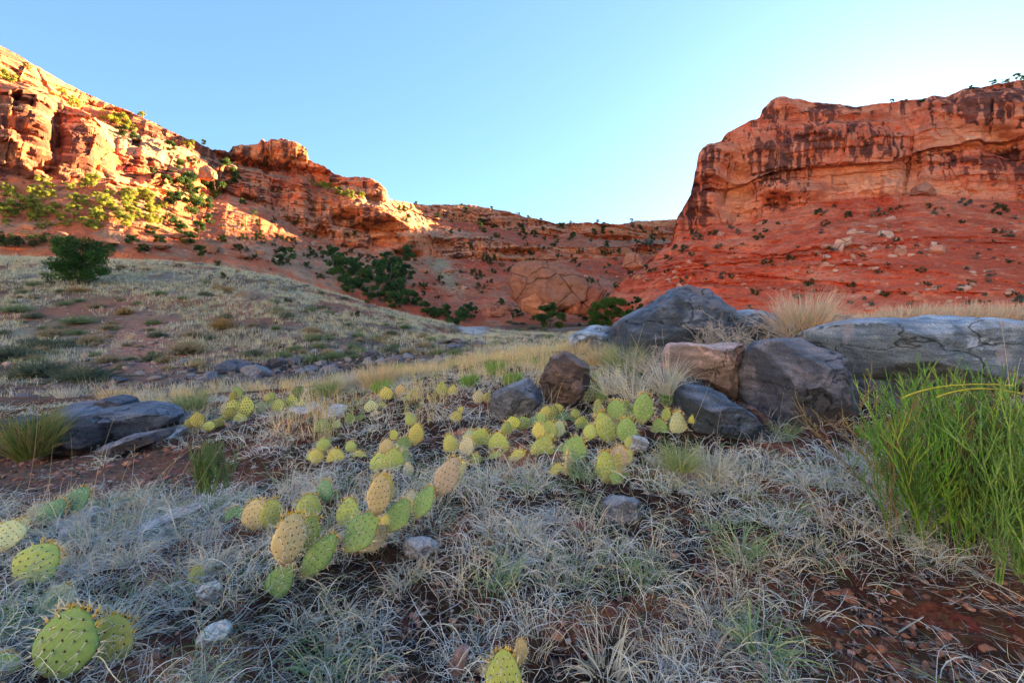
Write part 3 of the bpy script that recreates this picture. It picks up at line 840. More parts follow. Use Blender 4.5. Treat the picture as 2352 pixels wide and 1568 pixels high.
outline_rock('stone', 'small rounded grey granite stone with a crack, lying in dry grass', [(1380, 1172), (1384, 1150), (1402, 1141), (1440, 1143), (1468, 1152), (1477, 1172), (1460, 1195), (1436, 1207), (1412, 1196), (1392, 1190)], float(hit(1430, 1204)[1]) + 0.03, 0.10, (0.15, 0.16, 0.19), 15, 'stone', planes=3, rough=0.8)
outline_rock('stone', 'smooth reddish-grey oblong stone in the dry grass', [(1020, 1556), (1026, 1530), (1044, 1500), (1066, 1484), (1080, 1490), (1070, 1520), (1052, 1552), (1036, 1562)], float(hit(1045, 1550)[1]), 0.05, (0.22, 0.14, 0.13), 16, 'stone', planes=3, rough=0.8, res=(80, 40))
WHT = (0.36, 0.36, 0.36)
for i, (x, y, w, h, Y, lb) in enumerate([(1466, 1020, 26, 18, 1.75, 'white lichen-crusted stone between the cactus and the dark slab'), (492, 1456, 40, 17, 1.0, 'chalky white crusted stone at the edge of bare red soil'),
                                         (478, 1362, 30, 22, 1.16, 'small chalky stone under a lone little cactus pad'), (962, 1258, 46, 17, 1.35, 'pale flat stone just beneath the cactus chain')]):
    a = np.linspace(0, 2 * math.pi, 14, endpoint=False)
    rg = np.random.default_rng(60 + i)
    outline_rock('stone', lb, np.stack([x + w * np.cos(a) * rg.uniform(0.8, 1.1, 14), y + h * np.sin(a) * rg.uniform(0.75, 1.1, 14)], 1), float(hit(x, y + h * 0.8)[1]), w / F * Y * 1.6, WHT if i < 3 else (0.25, 0.24, 0.25), 61 + i, 'stone', planes=3, rough=2.4, res=(80, 40))
# the outcrop at the other end of the slope
outline_rock('rock_slab', 'long blue-black rock slab of the low outcrop on the pebbly slope', [(95, 960), (120, 932), (170, 928), (240, 934), (300, 930), (360, 940), (398, 958), (380, 978), (320, 992), (280, 1012), (235, 1026), (170, 1010), (110, 985)], 3.3, 0.7, (0.075, 0.095, 0.13), 21, 'rock', planes=6)
outline_rock('rock_slab', 'dark brown sheer face at the lower end of the outcrop', [(108, 1035), (112, 985), (130, 962), (170, 965), (205, 985), (228, 1010), (218, 1036), (180, 1042), (140, 1048)], 3.0, 0.4, (0.05, 0.04, 0.042), 22, 'rock', planes=5)
outline_rock('rock_slab', 'knob of dark rock perched on the outcrop slab', [(222, 942), (236, 918), (262, 908), (290, 914), (300, 934), (280, 948)], 3.4, 0.3, (0.06, 0.07, 0.1), 23, 'rock', planes=4, res=(90, 44))
outline_rock('rock_slab', 'dark sloping ledge tapering away from the outcrop', [(300, 960), (330, 942), (362, 928), (402, 948), (440, 968), (400, 985), (340, 990)], 3.6, 0.4, (0.075, 0.08, 0.1), 24, 'rock', planes=5, res=(90, 44))
outline_rock('rock_slab', 'low dark rocks half hidden by a green bush beside the outcrop', [(-40, 1060), (-20, 980), (30, 955), (80, 962), (110, 1000), (115, 1050), (40, 1080)], 3.2, 0.5, (0.04, 0.045, 0.055), 25, 'rock', planes=6)
outline_rock('rock_slab', 'crumbling dark layered ledge at the foot of the outcrop', [(215, 1048), (250, 1020), (310, 1000), (380, 985), (400, 996), (330, 1025), (270, 1050)], 2.9, 0.3, (0.10, 0.10, 0.12), 26, 'rock', planes=4, rough=2.0, res=(90, 44))
def ground_slab(label, poly, seed, color=(0.30, 0.28, 0.29), thick=0.03):
    """a flat flagstone lying on the ground, its edge traced where it meets the soil"""
    poly = np.asarray(poly, float)
    q = np.concatenate([poly, poly[:1]])
    edge = np.concatenate([q[i] + (q[i + 1] - q[i]) * np.linspace(0, 1, 9, endpoint=False)[:, None] for i in range(len(poly))])
    y = np.full(len(edge), 2.0)
    for _ in range(40):                                            # where each sight line meets the soil
        P = at(edge[:, 0], edge[:, 1], y)
        y = np.clip(y + (P[:, 2] - H(P[:, 0], P[:, 1])) * 0.9 / np.maximum((edge[:, 1] - CY) / F, 0.1), 0.5, 8)
    P = at(edge[:, 0], edge[:, 1], y); c = P.mean(0)
    e = P - c
    e[:, 2] = e[:, 2] * 0.7
    n = len(e); rings = [(0.97, -0.02), (1.0, 0.35 * thick), (0.985, 0.8 * thick), (0.94, thick), (0.7, thick * 1.05), (0.4, thick * 1.1), (0.1, thick * 1.1), (0.0, thick * 1.1)]
    V = np.concatenate([e * [k, k, k] + [0, 0, z] for k, z in rings])
    V[:, 2] += thick * 0.4 * fbm(V * 14, 3, seed)
    V[:, :2] += 0.008 * np.stack([fbm(V * 22, 2, seed + 1), fbm(V * 22, 2, seed + 2)], -1)
    o = mesh_np('flagstone', V, grid_faces(len(rings), n, True), M_ROCK)
    o.location = c; o.color = (*color, 1)
    return tag(o, label, 'stone')
for i, (poly, Y, lb) in enumerate([([(345, 1012), (372, 990), (432, 974), (440, 984), (405, 1004), (360, 1018)], 2.75, 'pinkish-grey flat flagstone at the tip of the outcrop'),
                                   ([(255, 1032), (300, 1012), (345, 1016), (300, 1036)], 2.6, 'thin pale flagstone lying below the crumbling ledge'),
                                   ([(735, 952), (770, 935), (800, 940), (790, 958), (750, 968)], 2.85, 'pale flat stone on bare soil near the yellowish cactus'),
                                   ([(660, 948), (720, 930), (745, 938), (700, 952)], 3.0, 'long thin pale flagstone on the dark bare soil'),
                                   ([(110, 1214), (170, 1180), (232, 1188), (200, 1226), (140, 1240)], 1.45, 'flat grey stone half buried among curly grass'),
                                   ([(320, 1222), (380, 1196), (458, 1176), (462, 1186), (390, 1212), (330, 1236)], 1.5, 'long thin grey stone like a splinter in the grass')]):
    ground_slab(lb, poly, 41 + i)

# loose rocks: a few shapes, each copy a rock of its own
def rock_proto(seed, flat_=0.6, sub=4, cuts=10):
    n = 2 ** sub + 6
    T = np.linspace(-math.pi, math.pi, 2 * n, endpoint=False); ph = np.linspace(-math.pi / 2, math.pi / 2, n)
    P = np.stack([np.cos(ph)[:, None] * np.cos(T), np.cos(ph)[:, None] * np.sin(T), np.sin(ph)[:, None] + 0 * T], -1).reshape(-1, 3)
    rg = np.random.default_rng(seed)
    pl = []
    for _ in range(cuts):
        v = rg.normal(size=3); v /= np.linalg.norm(v)
        pl.append((v, rg.uniform(0.55, 0.85), 0.02))
    P = soft_clip(P, pl) * [1, rg.uniform(0.6, 0.95), flat_]
    P *= (1 + 0.08 * fbm(P * 2.5, 3, seed) + 0.05 * fbm(P * 7, 2, seed + 1))[:, None]
    return P, grid_faces(n, 2 * n, True)

_protos = {}
def rock_copy(name, kind, loc, size, rz, color, mat, label, cat, group, flat_=0.6, tilt=0.0):
    key = (kind, mat.name)
    if key not in _protos:
        P, Fc = rock_proto(500 + kind * 7, [0.45, 0.55, 0.7, 0.85, 0.35, 0.6][kind % 6])
        o = mesh_np(name, P, Fc, mat, smooth=(kind % 2 == 0))
        _protos[key] = o.data
    else:
        o = bpy.data.objects.new(name, _protos[key]); col.objects.link(o)
    o.location = [float(v) for v in loc]
    o.scale = (size, size, size)
    o.rotation_euler = (tilt, tilt * 0.6, rz)
    o.color = (*color, 1)
    return tag(o, label, cat, group)

# dark rocks of the gully beyond the knoll
gr = [(540, 852, 58, 0), (512, 885, 34, 1), (585, 868, 44, 2), (620, 845, 36, 3), (640, 872, 30, 5), (478, 872, 30, 2), (455, 890, 26, 1), (560, 884, 38, 4), (700, 858, 34, 1), (672, 838, 30, 3), (730, 872, 40, 4), (760, 858, 30, 2), (790, 880, 34, 4),
      (845, 828, 42, 5), (872, 842, 40, 1), (905, 838, 34, 2), (878, 808, 26, 3), (935, 822, 26, 0), (1050, 808, 40, 5), (1085, 812, 30, 4), (965, 835, 30, 4), (1018, 826, 22, 2), (820, 812, 20, 1), (715, 812, 16, 3), (605, 890, 26, 3), (655, 895, 30, 4)]
for i, (x, y, w, k) in enumerate(gr):
    p = hit(x, y, 11.0)
    if p is None: continue
    s = w / F * p[1] * 0.8
    rock_copy('gully_rock', k, p + [0, s * 0.3, s * 0.12], s, rng.uniform(0, 6), [(0.04, 0.055, 0.085), (0.05, 0.045, 0.05), (0.10, 0.12, 0.155)][i % 3], M_ROCK, 'dark broken rock in the rubble band between the knoll and the grassy hill', 'rock', 'dark rocks of the gully', tilt=rng.uniform(-0.4, 0.4))
for i in range(110):
    x, y = rng.uniform(400, 1120), 0
    y = 858 - (x - 500) * 0.085 + rng.normal(0, 20)
    p = hit(x, y, 11.0)
    if p is None: continue
    s = rng.uniform(8, 30) / F * p[1] * 0.6
    rock_copy('gully_rock', i % 6, p + [0, 0, s * 0.1], s, rng.uniform(0, 6), [(0.045, 0.055, 0.08), (0.06, 0.05, 0.05), (0.15, 0.16, 0.18)][i % 3], M_ROCK, 'dark broken rock in the rubble band between the knoll and the grassy hill', 'rock', 'dark rocks of the gully', tilt=rng.uniform(-0.4, 0.4))
for x, y, w, lb in [(702, 658, 20, 'black rock half way up the grassy hill'), (850, 706, 26, 'dark flat rock near the shoulder of the grassy hill'), (455, 604, 24, 'dark rock on the crest of the grassy hill')]:
    p = hit(x, y, 12.0)
    s = w / F * p[1] * 0.6
    rock_copy('hill_rock', 4, p, s, 0.4, (0.06, 0.055, 0.06), M_ROCK, lb, 'rock', None)

# the great fallen block and its fragments on the canyon floor
ORA = (0.64, 0.26, 0.14)
def far_rock(label, poly, Y, depth, color, seed, **kw):
    return outline_rock('fallen_block', label, poly, Y, depth, color, seed, 'boulder', mat=M_SAND, res=(130, 66), rough=1.9, **kw)
far_rock('huge rounded sandstone block on the canyon floor', [(1170, 650), (1176, 622), (1195, 605), (1230, 598), (1270, 600), (1305, 610), (1330, 632), (1345, 660), (1338, 690), (1300, 716), (1240, 722), (1192, 712), (1178, 680)], 109, 22, (0.42, 0.18, 0.11), 71, planes=6)
far_rock('split slab leaning behind the huge rounded sandstone block', [(1285, 625), (1310, 612), (1335, 635), (1352, 668), (1340, 705), (1300, 700)], 116, 9, (0.34, 0.19, 0.145), 72, planes=4)
far_rock('pale rounded fragment in front of the huge sandstone block', [(1198, 712), (1200, 680), (1214, 664), (1236, 664), (1254, 680), (1262, 706), (1240, 722), (1215, 722)], 103, 6, ORA, 73, planes=4)
far_rock('small orange boulder at the foot of the rounded fragment', [(1236, 722), (1240, 702), (1256, 696), (1276, 704), (1280, 720), (1260, 728)], 100, 4, ORA, 74, planes=4)
far_rock('upright orange fragment between the block and the leaning slab', [(1298, 720), (1300, 690), (1312, 674), (1328, 684), (1334, 708), (1326, 724)], 104, 4, (0.56, 0.17, 0.085), 75, planes=4)
far_rock('dark red upright block at the end of the fallen group', [(1325, 722), (1332, 690), (1350, 662), (1375, 640), (1390, 655), (1394, 690), (1384, 716), (1352, 730)], 105, 6, (0.42, 0.14, 0.085), 76, planes=5)
far_rock('low red slab of sandstone beside the great fallen block', [(1098, 722), (1108, 708), (1140, 700), (1176, 702), (1180, 716), (1150, 728), (1115, 730)], 98, 6, (0.46, 0.17, 0.10), 77, planes=4)
far_rock('lone orange boulder on the edge of the red talus', [(1430, 614), (1434, 592), (1448, 578), (1466, 582), (1482, 600), (1478, 616), (1450, 622)], 127, 5, (0.55, 0.22, 0.13), 78, planes=4)
far_rock('cracked orange block at the top of the red talus', [(2098, 448), (2102, 428), (2124, 420), (2142, 428), (2148, 444), (2124, 452)], 134, 5, (0.58, 0.24, 0.14), 79, planes=4)
far_rock('broad pale slab overhanging a red ledge on the talus', [(1858, 592), (1872, 584), (1910, 583), (1938, 588), (1932, 596), (1890, 600)], 112, 5, (0.62, 0.34, 0.24), 80, planes=3)
far_rock('big flat-topped boulder low on the red talus', [(1978, 658), (1985, 642), (2010, 634), (2040, 640), (2046, 652), (2020, 666), (1996, 670)], 92, 5, (0.58, 0.28, 0.19), 81, planes=4)
far_rock('leaning red block near the foot of the talus', [(2085, 650), (2100, 640), (2124, 650), (2122, 664), (2098, 662)], 92, 3, (0.52, 0.22, 0.14), 82, planes=4)
far_rock('tilted orange boulder on the ledge under the ruined butte', [(452, 408), (458, 388), (476, 380), (492, 392), (494, 410), (470, 416)], 136, 5, (0.46, 0.22, 0.14), 83, planes=4)
for i, (x, y, w, h) in enumerate([(370, 567, 34, 14), (480, 575, 40, 20), (330, 568, 30, 14), (410, 545, 22, 10), (560, 590, 24, 12), (140, 545, 30, 16), (250, 560, 26, 14)]):
    p = hit(x, y, 50)
    if p is None: continue
    a = np.linspace(0, 2 * math.pi, 11, endpoint=False); rg = np.random.default_rng(90 + i)
    far_rock(['long red slab', 'squared red block', 'dark red block', 'small pinkish slab', 'rough orange slab', 'pale boulder', 'brown boulder'][i] + ' lying at the foot of the canyon wall just above the hill crest', np.stack([x + w * 0.6 * np.cos(a) * rg.uniform(0.8, 1.1, 11), y - 3 + h * 0.6 * np.sin(a) * rg.uniform(0.8, 1.1, 11)], 1), p[1] - 1.0, 3, (0.42, 0.20, 0.13), 91 + i, planes=4)
# talus rocks
tl = []
for i in range(120):
    for _ in range(30):
        x = rng.uniform(1420, 2380); y = rng.uniform(470, 715)
        if i < 40: x, y = rng.normal(1985, 70), rng.normal(575, 28)
        elif i < 55: x, y = rng.normal(1520, 60), rng.normal(640, 25)
        elif i < 80: x, y = rng.normal(2150, 120), rng.normal(670, 30)
        if y > 480 + max(0, 1900 - x) * 0.13 and y < 720 and x < 2380: break
    tl.append((x, y, rng.gamma(2.2, 2.6) + 4))
for i, (x, y, w) in enumerate(tl):
    p = hit(x, y, 40)
    if p is None: continue
    s = w / F * p[1] * 0.85
    c = mix((0.72, 0.30, 0.18), (0.85, 0.52, 0.37), rng.random())
    rock_copy('talus_rock', i % 6, p + [0, 0, s * 0.1], s, rng.uniform(0, 6), c, M_SAND, 'pale sandstone rock strewn on the red talus below the dark-stained cliff', 'rock', 'rocks on the red talus', tilt=rng.uniform(-0.3, 0.3))
for i in range(110):
    x, y = rng.uniform(250, 1400), 0
    y = np.interp(x, [250, 600, 900, 1100, 1400], [555, 580, 650, 670, 655]) + rng.normal(0, 32)
    p = hit(x, y, 50)
    if p is None or p[1] > 215: continue
    s = (rng.gamma(2.0, 2.2) + 3) / F * p[1] * 0.9
    rock_copy('slope_rock', i % 6, p, s, rng.uniform(0, 6), mix((0.58, 0.25, 0.15), (0.66, 0.42, 0.30), rng.random()), M_SAND, 'brownish sandstone rock on the slopes under the far canyon wall', 'rock', 'rocks under the far canyon wall', tilt=rng.uniform(-0.3, 0.3))

# ------------------------------------------------------------------ gravel, clods, scree: beyond counting
ICO = None
def stones(name, P, size, colr, mat, flatten=0.6, seed=0, label=None, cat=None):
    rg = np.random.default_rng(seed)
    t = (1 + 5 ** 0.5) / 2
    b = np.array([(-1, t, 0), (1, t, 0), (-1, -t, 0), (1, -t, 0), (0, -1, t), (0, 1, t), (0, -1, -t), (0, 1, -t), (t, 0, -1), (t, 0, 1), (-t, 0, -1), (-t, 0, 1)], float) / math.sqrt(1 + t * t)
    f = np.array([(0, 11, 5), (0, 5, 1), (0, 1, 7), (0, 7, 10), (0, 10, 11), (1, 5, 9), (5, 11, 4), (11, 10, 2), (10, 7, 6), (7, 1, 8), (3, 9, 4), (3, 4, 2), (3, 2, 6), (3, 6, 8), (3, 8, 9), (4, 9, 5), (2, 4, 11), (6, 2, 10), (8, 6, 7), (9, 8, 1)])
    n = len(P)
    V = b[None] * rg.uniform(0.65, 1.2, (n, 12, 1))
    V = V * np.stack([np.ones(n), rg.uniform(0.55, 1, n), rg.uniform(0.35, 0.85, n) * flatten / 0.6], -1)[:, None]
    a = rg.uniform(0, 2 * math.pi, n); ca, sa = np.cos(a), np.sin(a)
    x = V[..., 0] * ca[:, None] - V[..., 1] * sa[:, None]; y = V[..., 0] * sa[:, None] + V[..., 1] * ca[:, None]
    V = np.stack([x, y, V[..., 2]], -1) * size[:, None, None] + P[:, None]
    Fc = (f[None] + (np.arange(n) * 12)[:, None, None]).reshape(-1, 3)
    o = mesh_np(name, V.reshape(-1, 3), Fc, mat, smooth=False, colattr=np.repeat(colr, 12, 0))
    return tag(o, label, cat, None, 'stuff')

def spread_near(n, y0, y1, power=1.0, lo=-150, hi=2500):
    y = y0 * (y1 / y0) ** (rng.random(n) ** power)
    x = (rng.uniform(lo, hi, n) - CX) / F * y
    return x, y

x, y = spread_near(36000, 0.7, 6.5)
px_, py_ = pix(np.stack([x, y, H(x, y)], -1))
bareness = fbm(np.stack([x, y, 0 * x], -1) * 1.9, 3, 201) + 1.1 * (np.exp(-((px_ - 120) / 330) ** 2 - ((py_ - 1100) / 85) ** 2)) + 1.0 * np.exp(-((px_ - 2150) / 330) ** 2 - ((py_ - 1440) / 170) ** 2)
k = bareness > rng.uniform(-0.6, 0.6, len(x))
x, y = x[k], y[k]
sz = np.clip(rng.gamma(1.1, 0.0024, len(x)) + 0.0012, 0, 0.024) * np.clip(y / 1.4, 0.8, 2.2)
c = mix((0.30, 0.11, 0.065), (0.50, 0.27, 0.20), rng.random(len(x)) ** 1.3)
c = mix(c, (0.09, 0.065, 0.06), (rng.random(len(x)) < 0.3) * 1.0)
c = mix(c, (0.45, 0.40, 0.38), (rng.random(len(x)) < 0.05) * 1.0)
n = 9000                                                                # crumbly clods of the soil itself
xc, yc = spread_near(n, 0.65, 3.2)
pxc, pyc = pix(np.stack([xc, yc, H(xc, yc)], -1))
k = np.clip(bare_mask(pxc, pyc), 0, 1) + 0.12 > rng.random(n)
xc, yc = xc[k], yc[k]
sc_ = np.clip(rng.gamma(1.3, 0.0036, len(xc)) + 0.0025, 0, 0.016)
x, y, sz = np.concatenate([x, xc]), np.concatenate([y, yc]), np.concatenate([sz, sc_])
c = np.concatenate([c, mix((0.16, 0.06, 0.036), (0.42, 0.17, 0.10), rng.random(len(xc)))])
stones('gravel', np.stack([x, y, H(x, y) + sz * 0.25], -1), sz, c, M_STONE, seed=5)
x, y = spread_near(8000, 9, 45, 1.0, -100, 1500)
px_, py_ = pix(np.stack([x, y, H(x, y)], -1))
k = (np.exp(-((px_ - 800) / 380) ** 2 - ((py_ - 850) / 36) ** 2) + np.exp(-((px_ - 350) / 130) ** 2 - ((py_ - 810) / 70) ** 2) + 0.35) > rng.random(len(x))
x, y = x[k], y[k]
sz = rng.gamma(2, 0.028, len(x)) + 0.02
c = mix((0.12, 0.11, 0.12), (0.42, 0.30, 0.26), rng.random(len(x)) ** 1.4)
stones('rubble', np.stack([x, y, H(x, y) + sz * 0.2], -1), sz, c, M_STONE, seed=6)
PP, SS = [], []
for i in range(1700):
    if i % 2:
        xx = rng.uniform(1430, 2380); yy = rng.uniform(490 + max(0, 1900 - xx) * 0.13, 725)
    else:
        xx = rng.uniform(200, 1400); yy = np.interp(xx, [200, 600, 900, 1100, 1400], [545, 570, 650, 670, 650]) + rng.normal(0, 38)
    p = hit(xx, yy, 40)
    if p is None: continue
    PP.append(p); SS.append((rng.gamma(1.6, 1.3) + 1.4) / F * p[1] * 0.6)
PP = np.array(PP); SS = np.array(SS)
c = mix(mix((0.62, 0.15, 0.075), (0.82, 0.36, 0.22), rng.random(len(PP)) ** 1.4), (0.42, 0.27, 0.20), (PP[:, 0] < 30) * 0.6)
stones('scree_rubble', PP, SS, c, M_RUBBLE, seed=7)

# ------------------------------------------------------------------ blades, tubes
def ribbons(P, w, side=None):
    """P: N x K x 3 paths -> tapered flat blades"""
    n, k, _ = P.shape
    d = np.gradient(P, axis=1)
    a = rng.uniform(0, 2 * math.pi, n)
    ref = np.stack([np.cos(a), np.sin(a), 0.4 * np.ones(n)], -1)[:, None]
    s = np.cross(d, ref); s /= np.maximum(np.linalg.norm(s, axis=-1, keepdims=True), 1e-9)
    tap = np.interp(np.linspace(0, 1, k), [0, 0.15, 0.6, 1], [0.7, 1, 0.8, 0.12])
    h = s * (w[:, None] * tap[None] * 0.5)[..., None]
    V = np.stack([P - h, P + h], 2).reshape(-1, 3)
    i = np.arange(n)[:, None] * (2 * k) + np.arange(k - 1)[None] * 2
    Fc = np.stack([i, i + 1, i + 3, i + 2], -1).reshape(-1, 4)
    return V, Fc

def tubes(P, r, S=4):
    """P: N x K x 3, r: N x K"""
    n, k, _ = P.shape
    d = np.gradient(P, axis=1); d /= np.maximum(np.linalg.norm(d, axis=-1, keepdims=True), 1e-9)
    ref = np.where(np.abs(d[..., 2:3]) > 0.9, np.array([1.0, 0, 0]), np.array([0, 0, 1.0]))
    u = np.cross(d, ref); u /= np.maximum(np.linalg.norm(u, axis=-1, keepdims=True), 1e-9)
    v = np.cross(d, u)
    a = np.arange(S) / S * 2 * math.pi
    V = P[:, :, None] + (u[:, :, None] * np.cos(a)[:, None] + v[:, :, None] * np.sin(a)[:, None]) * r[:, :, None, None]
    V = V.reshape(-1, 3)
    i = (np.arange(n) * k * S)[:, None, None] + (np.arange(k - 1) * S)[None, :, None]
    j = np.arange(S)[None, None]; j2 = (j + 1) % S
    Fc = np.stack([i + j, i + j2, i + S + j2, i + S + j], -1).reshape(-1, 4)
    return V, Fc

def curl_paths(x, y, L, az, el, curl, yaw, K, floor=True, droop=0.0):
    """paths that start at (x, y) on the ground and curl over"""
    n = len(x)
    p = np.stack([x, y, H(x, y)], -1)
    P = [p]
    e, a = el.copy(), az.copy()
    for k in range(K - 1):
        dv = np.stack([np.cos(e) * np.cos(a), np.cos(e) * np.sin(a), np.sin(e)], -1)
        p = p + dv * (L / (K - 1))[:, None]
        if floor and k % 2:
            p[:, 2] = np.maximum(p[:, 2], H(p[:, 0], p[:, 1]) + 0.003)
        P.append(p)
        e = e - curl / (K - 1) * (0.6 + 0.9 * k / K) + rng.normal(0, 0.10, n)
        a = a + yaw / (K - 1) + rng.normal(0, 0.14, n)
    return np.stack(P, 1)

def join(parts):
    V, Fq, C, off = [], [], [], 0
    for v, f, c in parts:
        V.append(v); Fq.append(f + off); C.append(c); off += len(v)
    return np.concatenate(V), np.concatenate(Fq), np.concatenate(C)

STRAW = np.array([(0.82, 0.82, 0.76), (0.74, 0.80, 0.86), (0.88, 0.80, 0.62), (0.60, 0.66, 0.73), (0.84, 0.88, 0.90)])
LIVE = np.array([(0.20, 0.33, 0.15), (0.26, 0.38, 0.20), (0.16, 0.28, 0.15), (0.36, 0.42, 0.25)])

PAD_SPOTS = []
def near_pad(x, y):
    """grass is thin where the cactus pads stand"""
    out = np.zeros(len(x), bool)
    for px3, py3, r3 in PAD_SPOTS:
        out |= (np.abs(x - px3) < r3) & (y > py3 - 0.16) & (y < py3 + 0.03)
    return out

def curly_grass():
    parts = []
    # tufts
    for (n, y0, y1, blades, K) in ((1450, 0.55, 1.9, 36, 9), (2500, 1.9, 5.5, 20, 7)):
        y = np.sqrt(rng.uniform(y0 ** 2, y1 ** 2, n)); x = (rng.uniform(-750, 3150, n) - CX) / F * y
        px_, py_ = pix(np.stack([x, y, H(x, y)], -1))
        dens = 0.72 + 1.2 * fbm(np.stack([x, y, 0 * x], -1) * 2.2, 3, 301) - bare_mask(px_, py_)
        k = dens > rng.uniform(0, 0.55, n)
        k &= ~near_pad(x, y)
        x, y = x[k], y[k]
        n = len(x)
        R_ = rng.uniform(0.012, 0.045, n) * np.clip(y / 1.5, 1, 1.6)
        bx = np.repeat(x, blades) + rng.normal(0, 1, n * blades) * np.repeat(R_, blades)
        by = np.repeat(y, blades) + rng.normal(0, 1, n * blades) * np.repeat(R_, blades)
        m = n * blades
        az = np.arctan2(by - np.repeat(y, blades), bx - np.repeat(x, blades)) + rng.normal(0, 0.7, m)
        L = np.repeat(rng.uniform(0.06, 0.14, n), blades) * rng.uniform(0.5, 1.3, m)
        el = rng.uniform(0.5, 1.5, m)
        curl = rng.gamma(4, 0.75, m)
        stub = np.repeat(rng.random(n) < 0.28, blades)                  # some tufts are straight stubble, not curls
        curl = np.where(stub, curl * 0.25, curl); el = np.where(stub, rng.uniform(0.9, 1.55, m), el); L = np.where(stub, L * rng.uniform(0.4, 1.1, m), L)
        yaw = rng.normal(0, 1.6, m) * np.where(stub, 0.3, 1.0)
        P = curl_paths(bx, by, L, az, el, curl, yaw, K)
        w = rng.uniform(0.0011, 0.0026, m) * np.clip(np.repeat(y, blades) / 1.3, 0.85, 1.7)
        V, Fc = ribbons(P, w)
        tuft = np.repeat(rng.random(n), blades)
        ci = rng.integers(0, 5, m)
        c = STRAW[ci] * (0.5 + 0.7 * rng.random((m, 1)) ** 0.7)
        c = mix(c, (0.72, 0.56, 0.32), 0.55 * ((tuft > 0.8) | stub))
        live = (np.repeat(rng.random(n), blades) < 0.24) & (rng.random(m) < 0.6)
        c[live] = LIVE[rng.integers(0, 4, live.sum())]
        parts.append((V, Fc, np.repeat(c, 2 * K, 0)))
    # fallen strands
    n = 17000
    x, y = spread_near(n, 0.6, 5.0, 1.0, -150, 2500)
    px_, py_ = pix(np.stack([x, y, H(x, y)], -1))
    dens = 0.75 + 1.2 * fbm(np.stack([x, y, 0 * x], -1) * 2.1, 3, 305) - bare_mask(px_, py_)
    k = dens > rng.uniform(0, 0.6, n)
    x, y = x[k], y[k]; m = len(x); K = 8
    P = curl_paths(x, y, rng.uniform(0.04, 0.13, m), rng.uniform(0, 2 * math.pi, m), rng.uniform(-0.1, 0.6, m), rng.normal(0.5, 0.9, m), rng.normal(0, 2.4, m), K)
    P[:, :, 2] += rng.uniform(0.001, 0.02, m)[:, None]
    V, Fc = ribbons(P, rng.uniform(0.0009, 0.0018, m) * np.clip(y / 1.3, 0.8, 2.0))
    c = STRAW[rng.integers(0, 5, m)] * (0.42 + 0.7 * rng.random((m, 1)))
    parts.append((V, Fc, np.repeat(c, 2 * K, 0)))
    # broken bits of straw lying everywhere, the bare soil too
    n = 14000
    x, y = spread_near(n, 0.6, 4.0, 1.0, -150, 2500)
    K = 3
    P = curl_paths(x, y, rng.uniform(0.012, 0.05, n), rng.uniform(0, 2 * math.pi, n), rng.uniform(-0.05, 0.35, n), rng.normal(0.2, 0.3, n), rng.normal(0, 0.8, n), K)
    P[:, :, 2] += rng.uniform(0.001, 0.008, n)[:, None]
    V, Fc = ribbons(P, rng.uniform(0.0010, 0.0024, n) * np.clip(y / 1.3, 0.8, 1.8))
    c = mix(STRAW[rng.integers(0, 5, n)], (0.35, 0.20, 0.12), 0.5 * (rng.random(n) < 0.3)) * (0.25 + 0.7 * rng.random((n, 1)))
    parts.append((V, Fc, np.repeat(c, 2 * K, 0)))
    V, Fc, c = join(parts)
    tag(mesh_np('dry_grass', V, Fc, M_GRASS, colattr=c), kind='stuff')

def upright_grass(name, spots, cfg, mat=None, label=None, cat=None, group=None, z=None):
    """one clump: blades fanning up from a spot"""
    x0, y0 = spots
    n, rad_, L0, L1, spread, colors, w, K, curl = cfg
    a = rng.uniform(0, 2 * math.pi, n); rr = rad_ * np.sqrt(rng.random(n))
    bx, by = x0 + rr * np.cos(a), y0 + rr * np.sin(a)
    el = math.pi / 2 - np.abs(rng.normal(0, spread, n)) - 0.5 * spread * rr / max(rad_, 1e-6)
    P = curl_paths(bx, by, rng.uniform(L0, L1, n), a + rng.normal(0, 0.5, n), el, np.abs(rng.normal(curl, curl * 0.6, n)), rng.normal(0, 0.4, n), K, floor=False)
    o0 = np.array([x0, y0, float(H(np.array(x0), np.array(y0)))])
    P = P - o0
    V, Fc = ribbons(P, rng.uniform(0.7, 1.3, n) * w)
    colors = np.asarray(colors)
    c = colors[rng.integers(0, len(colors), n)] * rng.uniform(0.75, 1.2, (n, 1))
    o = mesh_np(name, V, Fc, mat or M_GRASS, colattr=np.repeat(c, 2 * K, 0))
    if z is not None: o0[2] = max(z, o0[2])
    o.location = o0
    return tag(o, label, cat, group)
#PART3

# ------------------------------------------------------------------ prickly pears
def pad_half_width(v):
    return 0.47 * np.sin(math.pi * np.clip(v, 0, 1) ** 0.82) ** 0.62 * (0.62 + 0.38 * sstep(0.0, 0.55, v)) + 0.02

